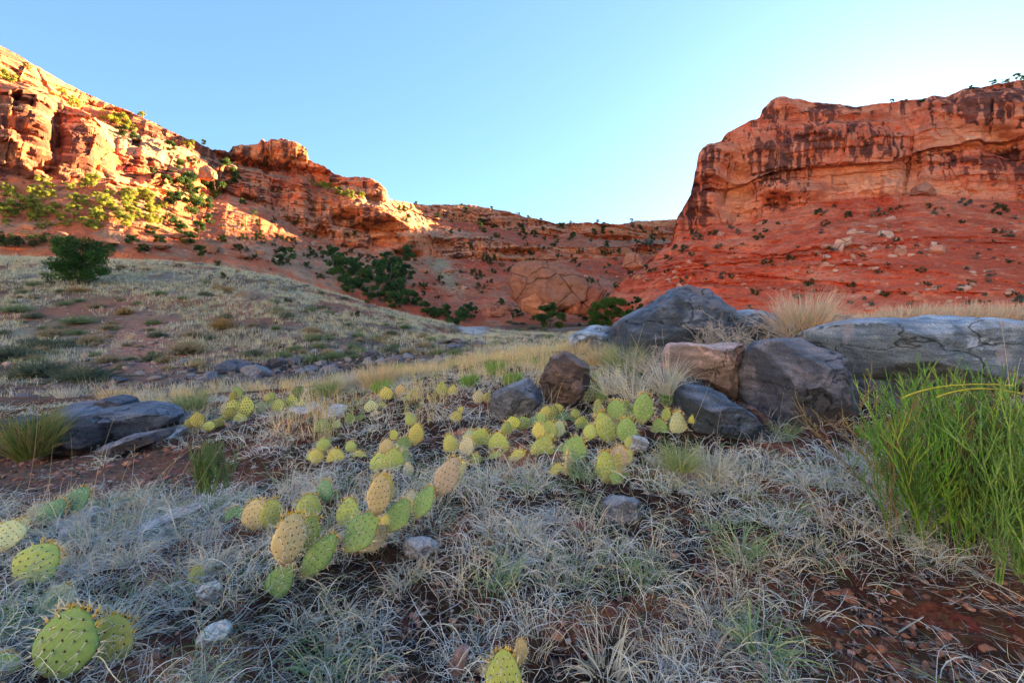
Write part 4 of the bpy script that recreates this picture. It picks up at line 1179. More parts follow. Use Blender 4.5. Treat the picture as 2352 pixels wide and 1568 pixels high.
def pad_meshes(seed, dot=0.024):
    rg = np.random.default_rng(seed)
    nv, nu = 26, 28
    v = 0.5 - 0.5 * np.cos(np.linspace(0, math.pi, nv))
    u = np.linspace(0, 2 * math.pi, nu, endpoint=False)
    w = pad_half_width(v); w[0] = 0.03; w[-1] = 0.0
    th = 0.08 * np.sin(math.pi * v) ** 0.5 + 0.01; th[-1] = 0
    bend = rg.normal(0, 0.05)
    X = w[:, None] * np.cos(u)[None]; Y = th[:, None] * np.sign(np.sin(u))[None] * np.abs(np.sin(u))[None] ** 0.8
    Z = v[:, None] + 0 * X
    B = np.stack([X, Y, Z], -1).reshape(-1, 3)
    B = B * (1 + 0.03 * fbm(B * 4 + seed, 2, seed))[:, None]
    def bent(p):
        p = p.copy(); p[:, 1] += bend * (p[:, 2] - 0.4) ** 2 * 4 + 0.06 * p[:, 0] ** 2 * (1 if seed % 2 else -1) * 2
        return p
    spots, nrm, edge = [], [], []
    sp = 0.165
    for r in range(8):
        z = 0.08 + r * sp * 0.78
        hw = float(pad_half_width(np.array(z)))
        for cidx in range(-4, 5):
            xx = (cidx + 0.5 * (r % 2)) * sp + rg.normal(0, 0.010)
            if abs(xx) > hw * 0.86 or z > 0.96: continue
            t = 0.08 * math.sin(math.pi * z) ** 0.5 + 0.01
            yy = t * max(0.05, 1 - (xx / hw) ** 2) ** 0.45
            for sgn in (-1, 1):
                spots.append((xx, sgn * yy, z)); nrm.append((0.5 * xx, sgn, 0.25 * (z - 0.4))); edge.append(0)
    for z in np.linspace(0.25, 0.97, 8):
        hw = float(pad_half_width(np.array(z)))
        for sgn in (-1, 1):
            spots.append((sgn * hw, 0, z)); nrm.append((sgn * (1.2 - z), 0, (z - 0.45) * 1.5)); edge.append(1)
    for xx in np.linspace(-0.3, 0.3, 6):
        spots.append((xx, 0, 0.985 - 0.55 * xx * xx)); nrm.append((xx * 0.8, 0, 1)); edge.append(1)
    S = bent(np.array(spots, float)); N = np.array(nrm, float); N /= np.linalg.norm(N, axis=1, keepdims=True); E = np.array(edge)
    # areoles: little brown cushions, part of the pad's own surface
    oc = np.array([(1, 0, 0), (-1, 0, 0), (0, 1, 0), (0, -1, 0), (0, 0, 1), (0, 0, -1)], float)
    of = np.array([(0, 2, 4), (2, 1, 4), (1, 3, 4), (3, 0, 4), (2, 0, 5), (1, 2, 5), (3, 1, 5), (0, 3, 5)])
    AV = (oc[None] * dot + S[:, None]).reshape(-1, 3)
    AF = (of[None] + (np.arange(len(S)) * 6)[:, None, None]).reshape(-1, 3)
    B = bent(B)
    body_f = grid_faces(nv, nu, True)
    pad_v = np.concatenate([B, AV])
    pad_f = [body_f, AF + len(B)]
    midx = [0] * len(body_f) + [1] * len(AF)
    # spines
    def needles(base, dirs, L, r):
        n = len(base)
        a = np.cross(dirs, [0.3, 0.5, 0.81]); a /= np.maximum(np.linalg.norm(a, axis=1, keepdims=True), 1e-6)
        b = np.cross(dirs, a)
        V = np.stack([base + a * r, base + (-0.5 * a + 0.87 * b) * r, base + (-0.5 * a - 0.87 * b) * r, base + dirs * L[:, None]], 1).reshape(-1, 3)
        i = np.arange(n)[:, None] * 4
        Fn = np.concatenate([i + [0, 1, 3], i + [1, 2, 3], i + [2, 0, 3]])
        return V, Fn
    base, dirs, L = [], [], []
    for s, n, e in zip(S, N, E):
        for _ in range(rg.integers(1, 4)):
            dv = n + rg.normal(0, 0.45, 3) + np.array([0, 0, -0.25 if not e else 0.1])
            base.append(s); dirs.append(dv / np.linalg.norm(dv)); L.append(rg.uniform(0.12, 0.32))
    sv, sf = needles(np.array(base), np.array(dirs), np.array(L), 0.0085)
    base, dirs, L = [], [], []
    for s, n, e in zip(S, N, E):
        if not e or s[2] < 0.72: continue
        for _ in range(13):
            dv = n * 1.2 + rg.normal(0, 0.5, 3)
            base.append(s + rg.normal(0, 0.018, 3)); dirs.append(dv / np.linalg.norm(dv)); L.append(rg.uniform(0.04, 0.085))
    gv, gf = needles(np.array(base), np.array(dirs), np.array(L), 0.007)
    return (pad_v, pad_f, midx), (sv, sf), (gv, gf)

PADS = []
for sdd in range(8):
    (pv, pf, mi), (sv, sf), (gv, gf) = pad_meshes(sdd, 0.024 if sdd < 5 else 0.042)
    po = mesh_np('pad', pv, pf, [M_PAD, M_AREOLE], midx=mi)
    so = mesh_np('spines', sv, sf, M_SPINE, po, smooth=False)
    go = mesh_np('bristles', gv, gf, M_GLOCHID, po, smooth=False)
    PADS.append(po)
_pad_used = [False] * 8

PG = dict(G=(0.22, 0.37, 0.11), Y=(0.52, 0.53, 0.14), YG=(0.37, 0.47, 0.12), T=(0.60, 0.50, 0.26), P=(0.44, 0.37, 0.28), BG=(0.13, 0.29, 0.16), PA=(0.48, 0.56, 0.31), N=(0.42, 0.52, 0.08), GR=(0.44, 0.44, 0.30))
def prickly_pear(label, pads, group=None):
    """pads: (base px, base py, tip px, tip py, width px, yaw, colour, depth at the base, depth gain at the tip)"""
    k0 = sight(pads[0][0], pads[0][1] - 4, pads[0][7]) / pads[0][7]
    k0 = min(max(k0, 0.72), 1.3)
    rg = np.random.default_rng(len(label) * 31 + len(pads))
    more = []
    for bx, by, tx, ty, w, yaw, cc, Y, dY in pads:                       # younger pads crowd behind and beside the big ones
        if w > 34 and rg.random() < 0.75:
            s_ = rg.choice([-1, 1]); q = rg.uniform(0.55, 0.85)
            bx2, by2 = bx + s_ * w * rg.uniform(0.25, 0.55), by - rg.uniform(0.0, 0.25) * (by - ty)
            more.append((bx2, by2, bx2 + (tx - bx) * q + s_ * rg.uniform(0, 0.35) * w, by2 + (ty - by) * q, w * q, rg.normal(0, 0.5), str(rg.choice(['G', 'G', 'YG', 'PA', 'Y', 'GR'])), Y + rg.uniform(0.04, 0.09), dY))
        if Y > 1.5 and w > 30 and rg.random() < 0.45:                    # a young pad on the rim of an old one
            s_ = rg.choice([-1, 1]); q = rg.uniform(0.45, 0.68)
            bx2, by2 = tx + s_ * w * 0.30, ty + 0.14 * (by - ty)
            more.append((bx2, by2, bx2 + s_ * w * rg.uniform(0.05, 0.3), by2 - (by - ty) * q, w * q, rg.normal(0, 0.5), str(rg.choice(['G', 'YG', 'Y', 'YG'])), Y + dY * 0.9, 0.01))
    pads = [(a_, b_, c_, d_, e_, f_, g_, h_ * k0, i_) for a_, b_, c_, d_, e_, f_, g_, h_, i_ in list(pads) + more]
    b0 = at(pads[0][0], pads[0][1], pads[0][7])
    root = empty('prickly_pear_plant', b0)
    tag(root, label, 'cactus', group)
    for i, (bx, by, tx, ty, w, yaw, cc, Y, dY) in enumerate(pads):
        k = (int(bx * 7 + by * 3)) % 5 if Y < 2.3 else 5 + int(bx) % 3
        a, t = at(bx, by, Y), at(tx, ty, Y + dY)
        PAD_SPOTS.append((float(a[0]), float(a[1]), w / F * Y * 0.5))
        L = t - a; ln = float(np.linalg.norm(L)); zax = Vector(L / ln)
        xax = Vector((1, 0, 0)); xax = (xax - zax * xax.dot(zax)).normalized()
        xax = (Matrix.Rotation(yaw, 3, zax) @ xax).normalized()
        yax = zax.cross(xax)
        wid = 0.90 * w / F * Y / max(abs(math.cos(yaw)), 0.45) / 0.94
        M = Matrix.Identity(4)
        sw = min(wid, ln * 1.25)
        for r in range(3):
            M[r][0], M[r][1], M[r][2], M[r][3] = xax[r] * sw, yax[r] * (0.5 * sw + 0.5 * ln), zax[r] * ln, float(a[r] - b0[r])
        if not _pad_used[k]:
            o = PADS[k]; o.parent = root; _pad_used[k] = True
        elif Y > 2.3:                                      # too far off for spines to show
            o = PADS[k].copy(); col.objects.link(o); o.parent = root
            copy_tree(PADS[k].children[1], o)
        else:
            o = copy_tree(PADS[k], root)
        o.matrix_basis = M
        o.color = (*(np.array(PG[cc]) * rng.uniform(0.88, 1.12)), 1)

prickly_pear('long sprawling cactus with nine spiny pads strung out in a rising chain', [
    (612, 1388, 664, 1292, 66, 0.15, 'G', 1.15, 0.04), (655, 1302, 676, 1176, 58, 0.9, 'T', 1.17, 0.02), (688, 1330, 772, 1226, 62, 0.25, 'G', 1.22, 0.05), (788, 1266, 868, 1180, 80, -0.2, 'G', 1.30, 0.04),
    (866, 1186, 874, 1088, 52, 0.6, 'T', 1.33, 0.0), (884, 1206, 886, 1182, 22, 0.2, 'Y', 1.30, 0.0), (890, 1222, 938, 1146, 58, 0.2, 'G', 1.36, 0.04), (952, 1192, 992, 1116, 52, -0.3, 'G', 1.42, 0.04), (1002, 1142, 1048, 1050, 58, 0.35, 'P', 1.48, 0.03)])
prickly_pear('tan two-padded cactus with orange bristles, beside the foot of the long cactus chain', [(590, 1222, 586, 1146, 74, 0.1, 'T', 1.36, 0.03), (626, 1218, 622, 1146, 34, 1.0, 'Y', 1.36, 0.0), (604, 1268, 598, 1215, 40, 0.3, 'G', 1.34, 0.03)])
prickly_pear('grass-covered cactus with a deep green pad rising behind two yellowish pads', [(704, 1206, 712, 1132, 62, 0.2, 'YG', 1.40, 0.03), (742, 1158, 746, 1102, 46, -0.3, 'BG', 1.46, 0.0)])
prickly_pear('single broad cactus pad behind the middle of the long chain', [(798, 1222, 802, 1142, 64, -0.15, 'YG', 1.42, 0.04), (690, 1290, 716, 1216, 40, 0.5, 'G', 1.3, 0.04)])
prickly_pear('low row of yellow cactus pads half sunk in grey curly grass', [(726, 1068, 728, 1028, 36, 0.2, 'Y', 1.70, 0.02), (776, 1078, 764, 1030, 52, -0.2, 'Y', 1.68, 0.03), (826, 1080, 822, 1034, 46, 0.2, 'Y', 1.70, 0.02), (808, 1086, 806, 1052, 28, 0.1, 'GR', 1.64, 0.02)])
prickly_pear('compact cactus with wide yellow-green pads topped with orange bristles', [(872, 1088, 866, 1040, 54, -0.3, 'YG', 1.66, 0.03), (906, 1086, 902, 1030, 56, 0.15, 'YG', 1.64, 0.02), (888, 1042, 888, 1008, 34, 0.5, 'T', 1.68, 0.0), (940, 1098, 936, 1062, 32, -0.4, 'GR', 1.60, 0.02)])
prickly_pear('small cactus with one upright pale pad above a dark green one', [(932, 1040, 924, 1004, 44, 0.3, 'G', 1.88, 0.02), (954, 1022, 958, 972, 38, 0.2, 'Y', 1.88, 0.0)])
prickly_pear('spreading mound of cactus with broad yellow-green pads in a row', [
    (1042, 1048, 1030, 996, 38, 0.3, 'Y', 1.78, 0.02), (1068, 1052, 1076, 1002, 40, -0.5, 'GR', 1.74, 0.02), (1102, 1040, 1106, 984, 58, 0.1, 'YG', 1.84, 0.02), (1148, 1052, 1142, 992, 54, -0.1, 'YG', 1.78, 0.02), (1140, 1090, 1140, 1036, 54, 0.2, 'YG', 1.68, 0.03),
    (1096, 1078, 1093, 1040, 28, 0.3, 'N', 1.66, 0.01), (1196, 1094, 1190, 1032, 60, 0.0, 'Y', 1.66, 0.03), (1232, 1072, 1258, 1000, 60, 0.1, 'YG', 1.68, 0.02), (1256, 1016, 1262, 966, 48, -0.2, 'YG', 1.80, 0.02), (1076, 1092, 1130, 1074, 30, 0.3, 'G', 1.64, 0.02)])
prickly_pear('dark green broad cactus pad above a round yellow one and a thin edgewise one', [(1310, 1068, 1330, 1002, 62, -0.2, 'G', 1.74, 0.03), (1282, 1112, 1280, 1064, 46, 0.1, 'Y', 1.62, 0.02), (1302, 1096, 1304, 1036, 22, 1.25, 'T', 1.62, 0.0)])
prickly_pear('cactus with an upright oval pad in front of a pinkish long-spined pad', [(1392, 1114, 1390, 1034, 50, 0.1, 'YG', 1.60, 0.01), (1416, 1078, 1428, 1022, 40, -0.4, 'P', 1.66, 0.0), (1408, 1114, 1424, 1086, 40, 0.2, 'G', 1.58, 0.02)])
prickly_pear('large healthy green cactus clump growing before the dark slab', [
    (1408, 1020, 1376, 946, 52, 0.4, 'YG', 1.92, 0.0), (1438, 1022, 1440, 958, 54, 0.0, 'G', 1.90, 0.02), (1374, 958, 1372, 920, 26, 0.9, 'YG', 1.94, 0.0), (1414, 968, 1414, 916, 46, -0.1, 'G', 1.96, 0.02), (1472, 976, 1482, 902, 56, 0.15, 'G', 1.95, 0.02),
    (1516, 1016, 1514, 960, 38, -0.4, 'G', 2.0, 0.02), (1556, 1012, 1560, 944, 46, 0.1, 'PA', 2.0, 0.02), (1580, 968, 1606, 956, 22, 0.0, 'N', 2.0, 0.0)])
prickly_pear('slender cactus stack of four pads reaching up against the pink broken boulder', [(1526, 938, 1546, 864, 40, -0.3, 'G', 2.12, 0.0), (1558, 886, 1562, 838, 26, 0.2, 'PA', 2.12, 0.0), (1567, 842, 1569, 820, 19, 0.1, 'N', 2.12, 0.0), (1553, 876, 1551, 858, 16, 0.2, 'N', 2.1, 0.0)])
prickly_pear('cactus with greyish pads squeezed between tall dry grass and the brown angular boulder', [(1350, 934, 1354, 872, 44, 0.2, 'PA', 2.25, 0.02), (1328, 928, 1324, 888, 24, 0.9, 'YG', 2.25, 0.0), (1378, 930, 1382, 882, 30, -0.3, 'G', 2.2, 0.02), (1420, 890, 1424, 842, 22, 0.3, 'PA', 2.4, 0.0)])
prickly_pear('blue-green cactus pads crowded below the dark wedge rock', [(1210, 990, 1198, 956, 42, 0.3, 'YG', 2.05, 0.02), (1238, 990, 1240, 950, 46, 0.0, 'BG', 2.02, 0.02), (1266, 976, 1270, 932, 34, 0.3, 'YG', 2.1, 0.02), (1182, 988, 1176, 956, 40, -0.4, 'N', 2.0, 0.02), (1296, 980, 1300, 944, 42, 0.2, 'BG', 2.1, 0.02), (1334, 990, 1338, 956, 36, -0.2, 'YG', 2.0, 0.02)])
prickly_pear('large close cactus with a tilted pad fringed by yellow bristles', [(118, 1575, 178, 1392, 150, 0.15, 'G', 0.72, 0.03), (4, 1590, -6, 1500, 66, 0.5, 'YG', 0.72, 0.02)])
prickly_pear('broad flat grey-green cactus pad lying in the grass between two larger ones', [(112, 1420, 138, 1344, 112, 0.0, 'GR', 0.86, 0.05)])
prickly_pear('sunken cactus with a wide reddish-edged pad over the bank', [(34, 1350, 118, 1252, 118, 0.1, 'YG', 0.92, 0.04), (10, 1268, 24, 1196, 80, 0.2, 'PA', 1.0, 0.04)])
prickly_pear('dark blue-green cactus pads drooping along the slope edge', [(84, 1206, 150, 1148, 60, 0.1, 'BG', 1.22, 0.04), (146, 1180, 204, 1120, 62, 0.0, 'BG', 1.26, 0.04), (10, 1240, 66, 1192, 56, 0.1, 'PA', 1.15, 0.03)])
prickly_pear('tiny lone yellow cactus pad standing on bare soil above a chalky stone', [(453, 1354, 452, 1302, 24, 0.9, 'Y', 1.16, 0.0), (464, 1408, 460, 1386, 18, 0.7, 'N', 1.1, 0.0)])
prickly_pear('yellow-green cactus pad with a small tan companion in the dark grass', [(1156, 1625, 1156, 1490, 92, 0.1, 'YG', 0.96, 0.02), (1196, 1530, 1196, 1466, 36, 0.5, 'T', 1.02, 0.0)])
prickly_pear('bushy yellowish cactus on the bare ridge beyond the outcrop', [(540, 962, 536, 916, 40, 0.1, 'YG', 2.8, 0.03), (566, 960, 566, 910, 44, -0.2, 'YG', 2.8, 0.03), (552, 978, 552, 948, 34, 0.1, 'YG', 2.7, 0.02), (524, 968, 530, 936, 22, 0.9, 'Y', 2.75, 0.0), (536, 922, 540, 896, 16, 0.9, 'Y', 2.82, 0.0)])
prickly_pear('pale cactus patch spreading along the crest of the knoll', [(598, 952, 600, 920, 36, 0.2, 'PA', 2.95, 0.03), (640, 950, 638, 914, 36, -0.2, 'YG', 2.9, 0.03), (668, 944, 670, 906, 38, 0.1, 'YG', 2.95, 0.03), (690, 948, 694, 920, 28, 0.3, 'YG', 2.9, 0.03), (618, 938, 620, 908, 30, -0.1, 'G', 3.1, 0.03)])
prickly_pear('straggly yellow cactus beside the flat flagstones', [(456, 984, 452, 946, 28, 0.5, 'Y', 2.55, 0.0), (478, 992, 482, 966, 32, 0.0, 'YG', 2.5, 0.02), (436, 984, 440, 958, 18, 0.9, 'Y', 2.55, 0.0), (500, 984, 506, 958, 18, 0.9, 'Y', 2.6, 0.0)])
prickly_pear('two round green cactus pads just behind the outcrop slab', [(326, 930, 328, 906, 22, 0.2, 'G', 4.0, 0.02), (346, 928, 348, 908, 22, -0.1, 'N', 4.0, 0.02), (365, 930, 366, 914, 18, 0.5, 'Y', 4.0, 0.0)])
prickly_pear('low green cactus in pale curls near the bare red ground', [(742, 998, 738, 962, 40, 0.2, 'G', 2.3, 0.02), (770, 988, 776, 964, 24, -0.3, 'PA', 2.35, 0.02)])
prickly_pear('small dark cactus against the pale flat stones', [(804, 976, 804, 950, 28, 0.1, 'G', 2.6, 0.02), (826, 974, 830, 950, 22, 0.4, 'G', 2.65, 0.0)])
prickly_pear('yellow cactus cluster with reddish pad below the dry round bush', [(888, 924, 886, 888, 36, 0.0, 'Y', 3.0, 0.02), (918, 916, 920, 882, 26, 0.3, 'T', 3.05, 0.0), (934, 932, 936, 906, 40, 0.1, 'G', 2.9, 0.02), (962, 932, 960, 910, 28, -0.3, 'N', 2.9, 0.0), (984, 938, 990, 912, 34, 0.2, 'YG', 2.85, 0.02)])
prickly_pear('grey-green cactus pads in bluish grass under the yellow cluster', [(856, 952, 850, 918, 36, 0.2, 'PA', 2.7, 0.02), (864, 968, 862, 942, 38, -0.1, 'GR', 2.6, 0.02)])
prickly_pear('pair of yellow cactus pads among pale grass near the green tufts', [(1016, 912, 1014, 876, 28, 0.3, 'YG', 3.1, 0.0), (1038, 914, 1042, 884, 28, 0.0, 'Y', 3.1, 0.02), (1050, 972, 1046, 944, 32, 0.1, 'Y', 2.4, 0.02)])
prickly_pear('faded cactus by the green tufts short of the dark wedge rock', [(1098, 930, 1100, 896, 30, 0.2, 'GR', 2.9, 0.02), (1116, 924, 1120, 900, 20, 0.7, 'Y', 2.9, 0.0)])

curly_grass()

# ------------------------------------------------------------------ jointed green shrubs
def jointed_shrub(label, px, py, Y, width, height, nbranch, seed, stem_r, colors, lean=(0, 0), group=None, depth=None):
    rg = np.random.default_rng(seed)
    o0 = at(px, py, Y)
    root = empty('jointed_shrub', o0)
    tag(root, label, 'shrub', group)
    for bi in range(nbranch):
        paths, radii, cols_ = [], [], []
        root_b = np.array([rg.normal(0, width * 0.23), rg.normal(0, (depth or width) * 0.2), 0.0])
        for sub in range(4):
            a = rg.uniform(0, 2 * math.pi)
            b0 = root_b + np.array([rg.normal(0, 0.006), rg.normal(0, 0.006), 0.0])
            tilt = abs(rg.normal(0, 0.28))
            e = math.pi / 2 - tilt
            dirv = np.array([math.cos(e) * math.cos(a) + lean[0] + b0[0] * 1.0, math.cos(e) * math.sin(a) + lean[1], math.sin(e)])
            dirv /= np.linalg.norm(dirv)
            Ls = height * rg.uniform(0.45, 1.0)
            seg = 9
            cc = np.array(colors[rg.integers(0, len(colors))]) * rg.uniform(0.75, 1.2)
            def stem(p0, dv, ln, r0, level):
                P = [p0]; dcur = dv.copy()
                for s in range(seg - 1):
                    dcur = dcur + rg.normal(0, 0.085, 3) + np.array([0, 0, 0.03])
                    dcur /= np.linalg.norm(dcur)
                    P.append(P[-1] + dcur * ln / (seg - 1))
                P = np.array(P)
                paths.append(P); radii.append(np.linspace(r0, r0 * 0.65, seg)); cols_.append(cc * (1.0 if level else 0.9))
                if level < 2:
                    for s in range(2, seg - 1, 1 if level == 0 else 3):
                        if rg.random() < (0.85 if level == 0 else 0.5):
                            for q in range(rg.integers(1, 3)):
                                az = rg.uniform(0, 2 * math.pi)
                                sv = dcur + 0.52 * np.array([math.cos(az), math.sin(az), 0.25])
                                stem(P[s], sv / np.linalg.norm(sv), ln * rg.uniform(0.25, 0.48) * (1 - 0.4 * s / seg), r0 * 0.8, level + 1)
            stem(b0, dirv, Ls, stem_r, 0)
        P = np.array(paths)
        # three rings to a joint: thickened nodes along each stem
        K = seg
        tt = np.linspace(0, K - 1, (K - 1) * 3 + 1)
        i0 = np.minimum(tt.astype(int), K - 2); fr = tt - i0
        P2 = P[:, i0] * (1 - fr)[None, :, None] + P[:, i0 + 1] * fr[None, :, None]
        r2 = np.array(radii)[:, i0] * np.where(np.arange(len(tt)) % 3 == 0, 1.5, 0.95)[None]
        V, Fc = tubes(P2, r2, 4)
        cN = np.repeat(np.array(cols_), len(tt) * 4, 0)
        node = np.tile(np.repeat(np.arange(len(tt)) % 3 == 0, 4), len(P))
        cN[node] = cN[node] * 0.6 + np.array((0.30, 0.28, 0.14)) * 0.4
        mesh_np('branch', V, Fc, M_STEM, root, colattr=cN)
    return root
EG = [(0.15, 0.42, 0.04), (0.20, 0.50, 0.05), (0.09, 0.27, 0.04), (0.30, 0.48, 0.05), (0.13, 0.32, 0.06), (0.24, 0.17, 0.08), (0.07, 0.20, 0.04)]
eph = jointed_shrub('big bright green leafless shrub with jointed stems before the long grey slab', 2225, 1228, sight(2225, 1228), 0.56, 0.47, 64, 5, 0.0015, EG, lean=(-0.05, 0.0), depth=0.30)
for i, (x0, y0, x1, y1, x2, y2) in enumerate([(2070, 915, 2150, 872, 2330, 885), (2150, 912, 2240, 876, 2350, 905)]):
    t = np.linspace(0, 1, 14)[:, None]
    a, b_, c_ = at(x0, y0, 1.10), at(x1, y1, 1.12), at(x2, y2, 1.14)
    Pq = (1 - t) ** 2 * a + 2 * t * (1 - t) * b_ + t * t * c_ - np.array(eph.location)
    V, Fc = tubes(Pq[None], np.linspace(0.0021, 0.0014, 14)[None], 5)
    tag(mesh_np('branch', V, Fc, M_STEM, eph, colattr=np.tile((0.48, 0.43, 0.045), (len(V), 1))), 'bare yellow branch arching over the shrub')
jointed_shrub('dark green jointed shrub with thick stems at the end of the stony slope', 2400, 1330, 1.0, 0.22, 0.40, 12, 8, 0.0020, [(0.12, 0.26, 0.045), (0.17, 0.33, 0.05)])
jointed_shrub('small upright dark green rush-like shrub standing alone in curly grass', 470, 1132, 1.55, 0.11, 0.17, 12, 9, 0.0012, [(0.09, 0.20, 0.06), (0.13, 0.26, 0.07), (0.15, 0.25, 0.08)])

# ------------------------------------------------------------------ clumps of grass and dry bushes that stand out
GRN = [(0.18, 0.40, 0.06), (0.24, 0.44, 0.07), (0.15, 0.33, 0.06), (0.32, 0.46, 0.12)]
STR = [(0.78, 0.60, 0.34), (0.70, 0.56, 0.34), (0.62, 0.47, 0.28), (0.80, 0.66, 0.40)]
PAL = [(0.72, 0.66, 0.52), (0.64, 0.61, 0.53), (0.78, 0.71, 0.54), (0.58, 0.57, 0.52)]
MIXG = [(0.30, 0.40, 0.15), (0.38, 0.44, 0.20), (0.62, 0.56, 0.32), (0.25, 0.36, 0.13)]
def clump(name, label, cat, px, py, w, h, colors, n, thick, Y=None, group=None, curl=0.35, spread=0.32, mat=None):
    p = hit(px, py) if Y is None else at(px, py, Y)
    if p is None: return
    s = p[1] / F
    return upright_grass(name, (p[0], p[1]), (n, w * s * 0.28, h * s * 0.55, h * s * 1.08, spread, colors, thick, 5, curl), mat or M_GRASS, label, cat, group, None if Y is None else p[2])
for x, y, w, h, lb in [(1080, 888, 40, 34, 'bright green grass tuft nearest the yellow cactus pair'), (1135, 862, 44, 40, 'bright green grass tuft on the crest, tallest of the green tufts'), (1180, 880, 46, 34, 'bright green grass tuft behind the dark wedge rock'), (905, 858, 44, 30, 'green grass tuft peeking from behind the dry round bush'), (1235, 838, 30, 22, 'small green tuft in the straw meadow')]:
    clump('grass_tuft', lb, 'grass tuft', x, y, w, h, GRN, 420, 0.004, mat=M_GREEN, group=None)
for x, y, w, h, cs, n, lb in [(868, 890, 110, 66, STR, 900, 'rounded straw-coloured dry bush with a green heart on the knoll'), (800, 888, 80, 46, PAL, 500, 'pale dry bush beside the rounded straw-coloured one'), (748, 912, 60, 50, MIXG, 420, 'greenish dry clump with yellow specks on the knoll crest'), (438, 946, 80, 56, MIXG, 520, 'tall green and straw grass clump behind the outcrop tip'),
                          (350, 925, 70, 36, PAL, 300, 'thin dry grass behind the dark outcrop'), (260, 915, 90, 34, STR, 320, 'yellowish dry grass fringe above the outcrop knob'), (1015, 832, 44, 24, PAL, 320, 'small pale clump beside the gully rocks'), (150, 912, 70, 34, PAL, 260, 'pale dry tuft on the slope above the green bush')]:
    clump('dry_bush', lb, 'dry bush', x, y, w, h, cs, n, 0.0035)
clump('grass_tuft', 'green heart of grass inside the rounded straw-coloured bush', 'grass tuft', 876, 898, 60, 34, GRN, 300, 0.004, mat=M_GREEN)
clump('dry_bush', 'large straw bush with a green centre on top of the boulder pile', 'dry bush', 1845, 778, 125, 122, [(0.88, 0.66, 0.44), (0.80, 0.60, 0.42), (0.72, 0.56, 0.42)], 1100, 0.0048, Y=4.15, spread=0.42, curl=0.2)
clump('grass_tuft', 'green centre of the straw bush on the boulder pile', 'grass tuft', 1842, 782, 50, 80, MIXG, 300, 0.0032, Y=4.1, spread=0.25, mat=M_GREEN)
for i, (x, h) in enumerate([(1985, 36), (2050, 48), (2105, 60), (2160, 52), (2215, 64), (2270, 54), (2330, 60), (2385, 52)]):
    clump('dry_bush', 'straw-coloured dry grass in the fringe beyond the long grey slab', 'dry bush', x, 748, 90, h, [(0.88, 0.66, 0.44), (0.80, 0.62, 0.44), (0.70, 0.54, 0.4)], 420, 0.0052, Y=4.9, group='dry grass fringe beyond the slab', curl=0.2)
for x, y, w, h, cs, n, Y, lb in [(1440, 862, 90, 92, MIXG, 650, 3.2, 'tall green and straw grass at the foot of the peaked boulder'), (1375, 838, 80, 62, STR, 520, 3.6, 'straw grass between the peaked boulder and the brown angular one'), (1320, 812, 80, 40, STR, 420, 4.3, 'straw grass before the low flat grey boulder'),
                           (1455, 912, 90, 110, PAL, 130, 2.3, 'wispy tall bleached grass behind the large green cactus'), (1530, 905, 60, 110, PAL, 220, 2.35, 'bleached stalks by the slender cactus stack'), (1400, 905, 50, 80, PAL, 200, 2.4, 'fine pale stalks against the dark angular boulder'), (1630, 1090, 120, 70, PAL, 420, 1.75, 'sprawling pale grass below the low dark slab'),
                           (1560, 1080, 90, 80, MIXG, 300, 1.7, 'grey-green grass between the stone and the dark slab'), (1800, 1015, 50, 60, MIXG, 120, 2.15, 'thin green blades in front of the big rounded boulder'), (1990, 1010, 40, 50, GRN, 90, 1.9, 'short green blades by the dark block under the slab')]:
    clump('grass_tuft', lb, 'grass tuft', x, y, w, h, cs, n, 0.0024, Y=Y, curl=0.7, spread=0.4)
clump('dry_bush', 'orange-tipped green bush growing against the brown face of the outcrop', 'bush', 78, 1052, 100, 120, [(0.16, 0.24, 0.06), (0.22, 0.24, 0.08), (0.34, 0.24, 0.11), (0.12, 0.20, 0.05)], 700, 0.004, Y=2.75, mat=M_GREEN, spread=0.3)
for i, (x, y, h, n, cs, lb) in enumerate([(1705, 1290, 110, 90, LIVE, 'grey-green grass tuft with dry blades on the open slope'), (1150, 1345, 80, 70, LIVE, 'green-based tuft of curly grass below the cactus mound'), (1385, 1545, 130, 90, PAL, 'tuft of thick looping bleached blades in the dark litter'), (1740, 1500, 120, 90, LIVE, 'fresh green blades rising from grey litter'),
                           (745, 1545, 110, 60, LIVE, 'short dusty green tuft with broad blades in the dark litter'), (1480, 1330, 80, 50, LIVE, 'slim green blades beside the reddish clods'), (940, 1330, 70, 60, PAL, 'bleached tuft beneath the long cactus chain'), (1075, 1470, 70, 14, LIVE, 'few arching green blades over dark soil'), (830, 1520, 90, 12, LIVE, 'single spray of broad green blades'),
                           (500, 1300, 90, 110, PAL, 'bleached mop of curls beside the lone small cactus'), (300, 1290, 100, 120, PAL, 'thick tangle of grey-green curls on the bank'), (240, 1500, 130, 120, PAL, 'looping pale tangle beside the large close cactus'), (1330, 1100, 70, 80, LIVE, 'soft green tuft by the oval cactus pad'), (60, 1450, 120, 60, LIVE, 'broad green blades beside the reddish-edged cactus')]):
    p = hit(x, y)
    s = p[1] / F
    upright_grass('grass_tuft', (p[0], p[1]), (n, 0.03, h * s * 0.6, h * s * 1.2, 0.5, cs, 0.0026, 9, 1.9 if cs is PAL else 1.0), M_GRASS if cs is PAL else M_GREEN, lb, 'grass tuft')

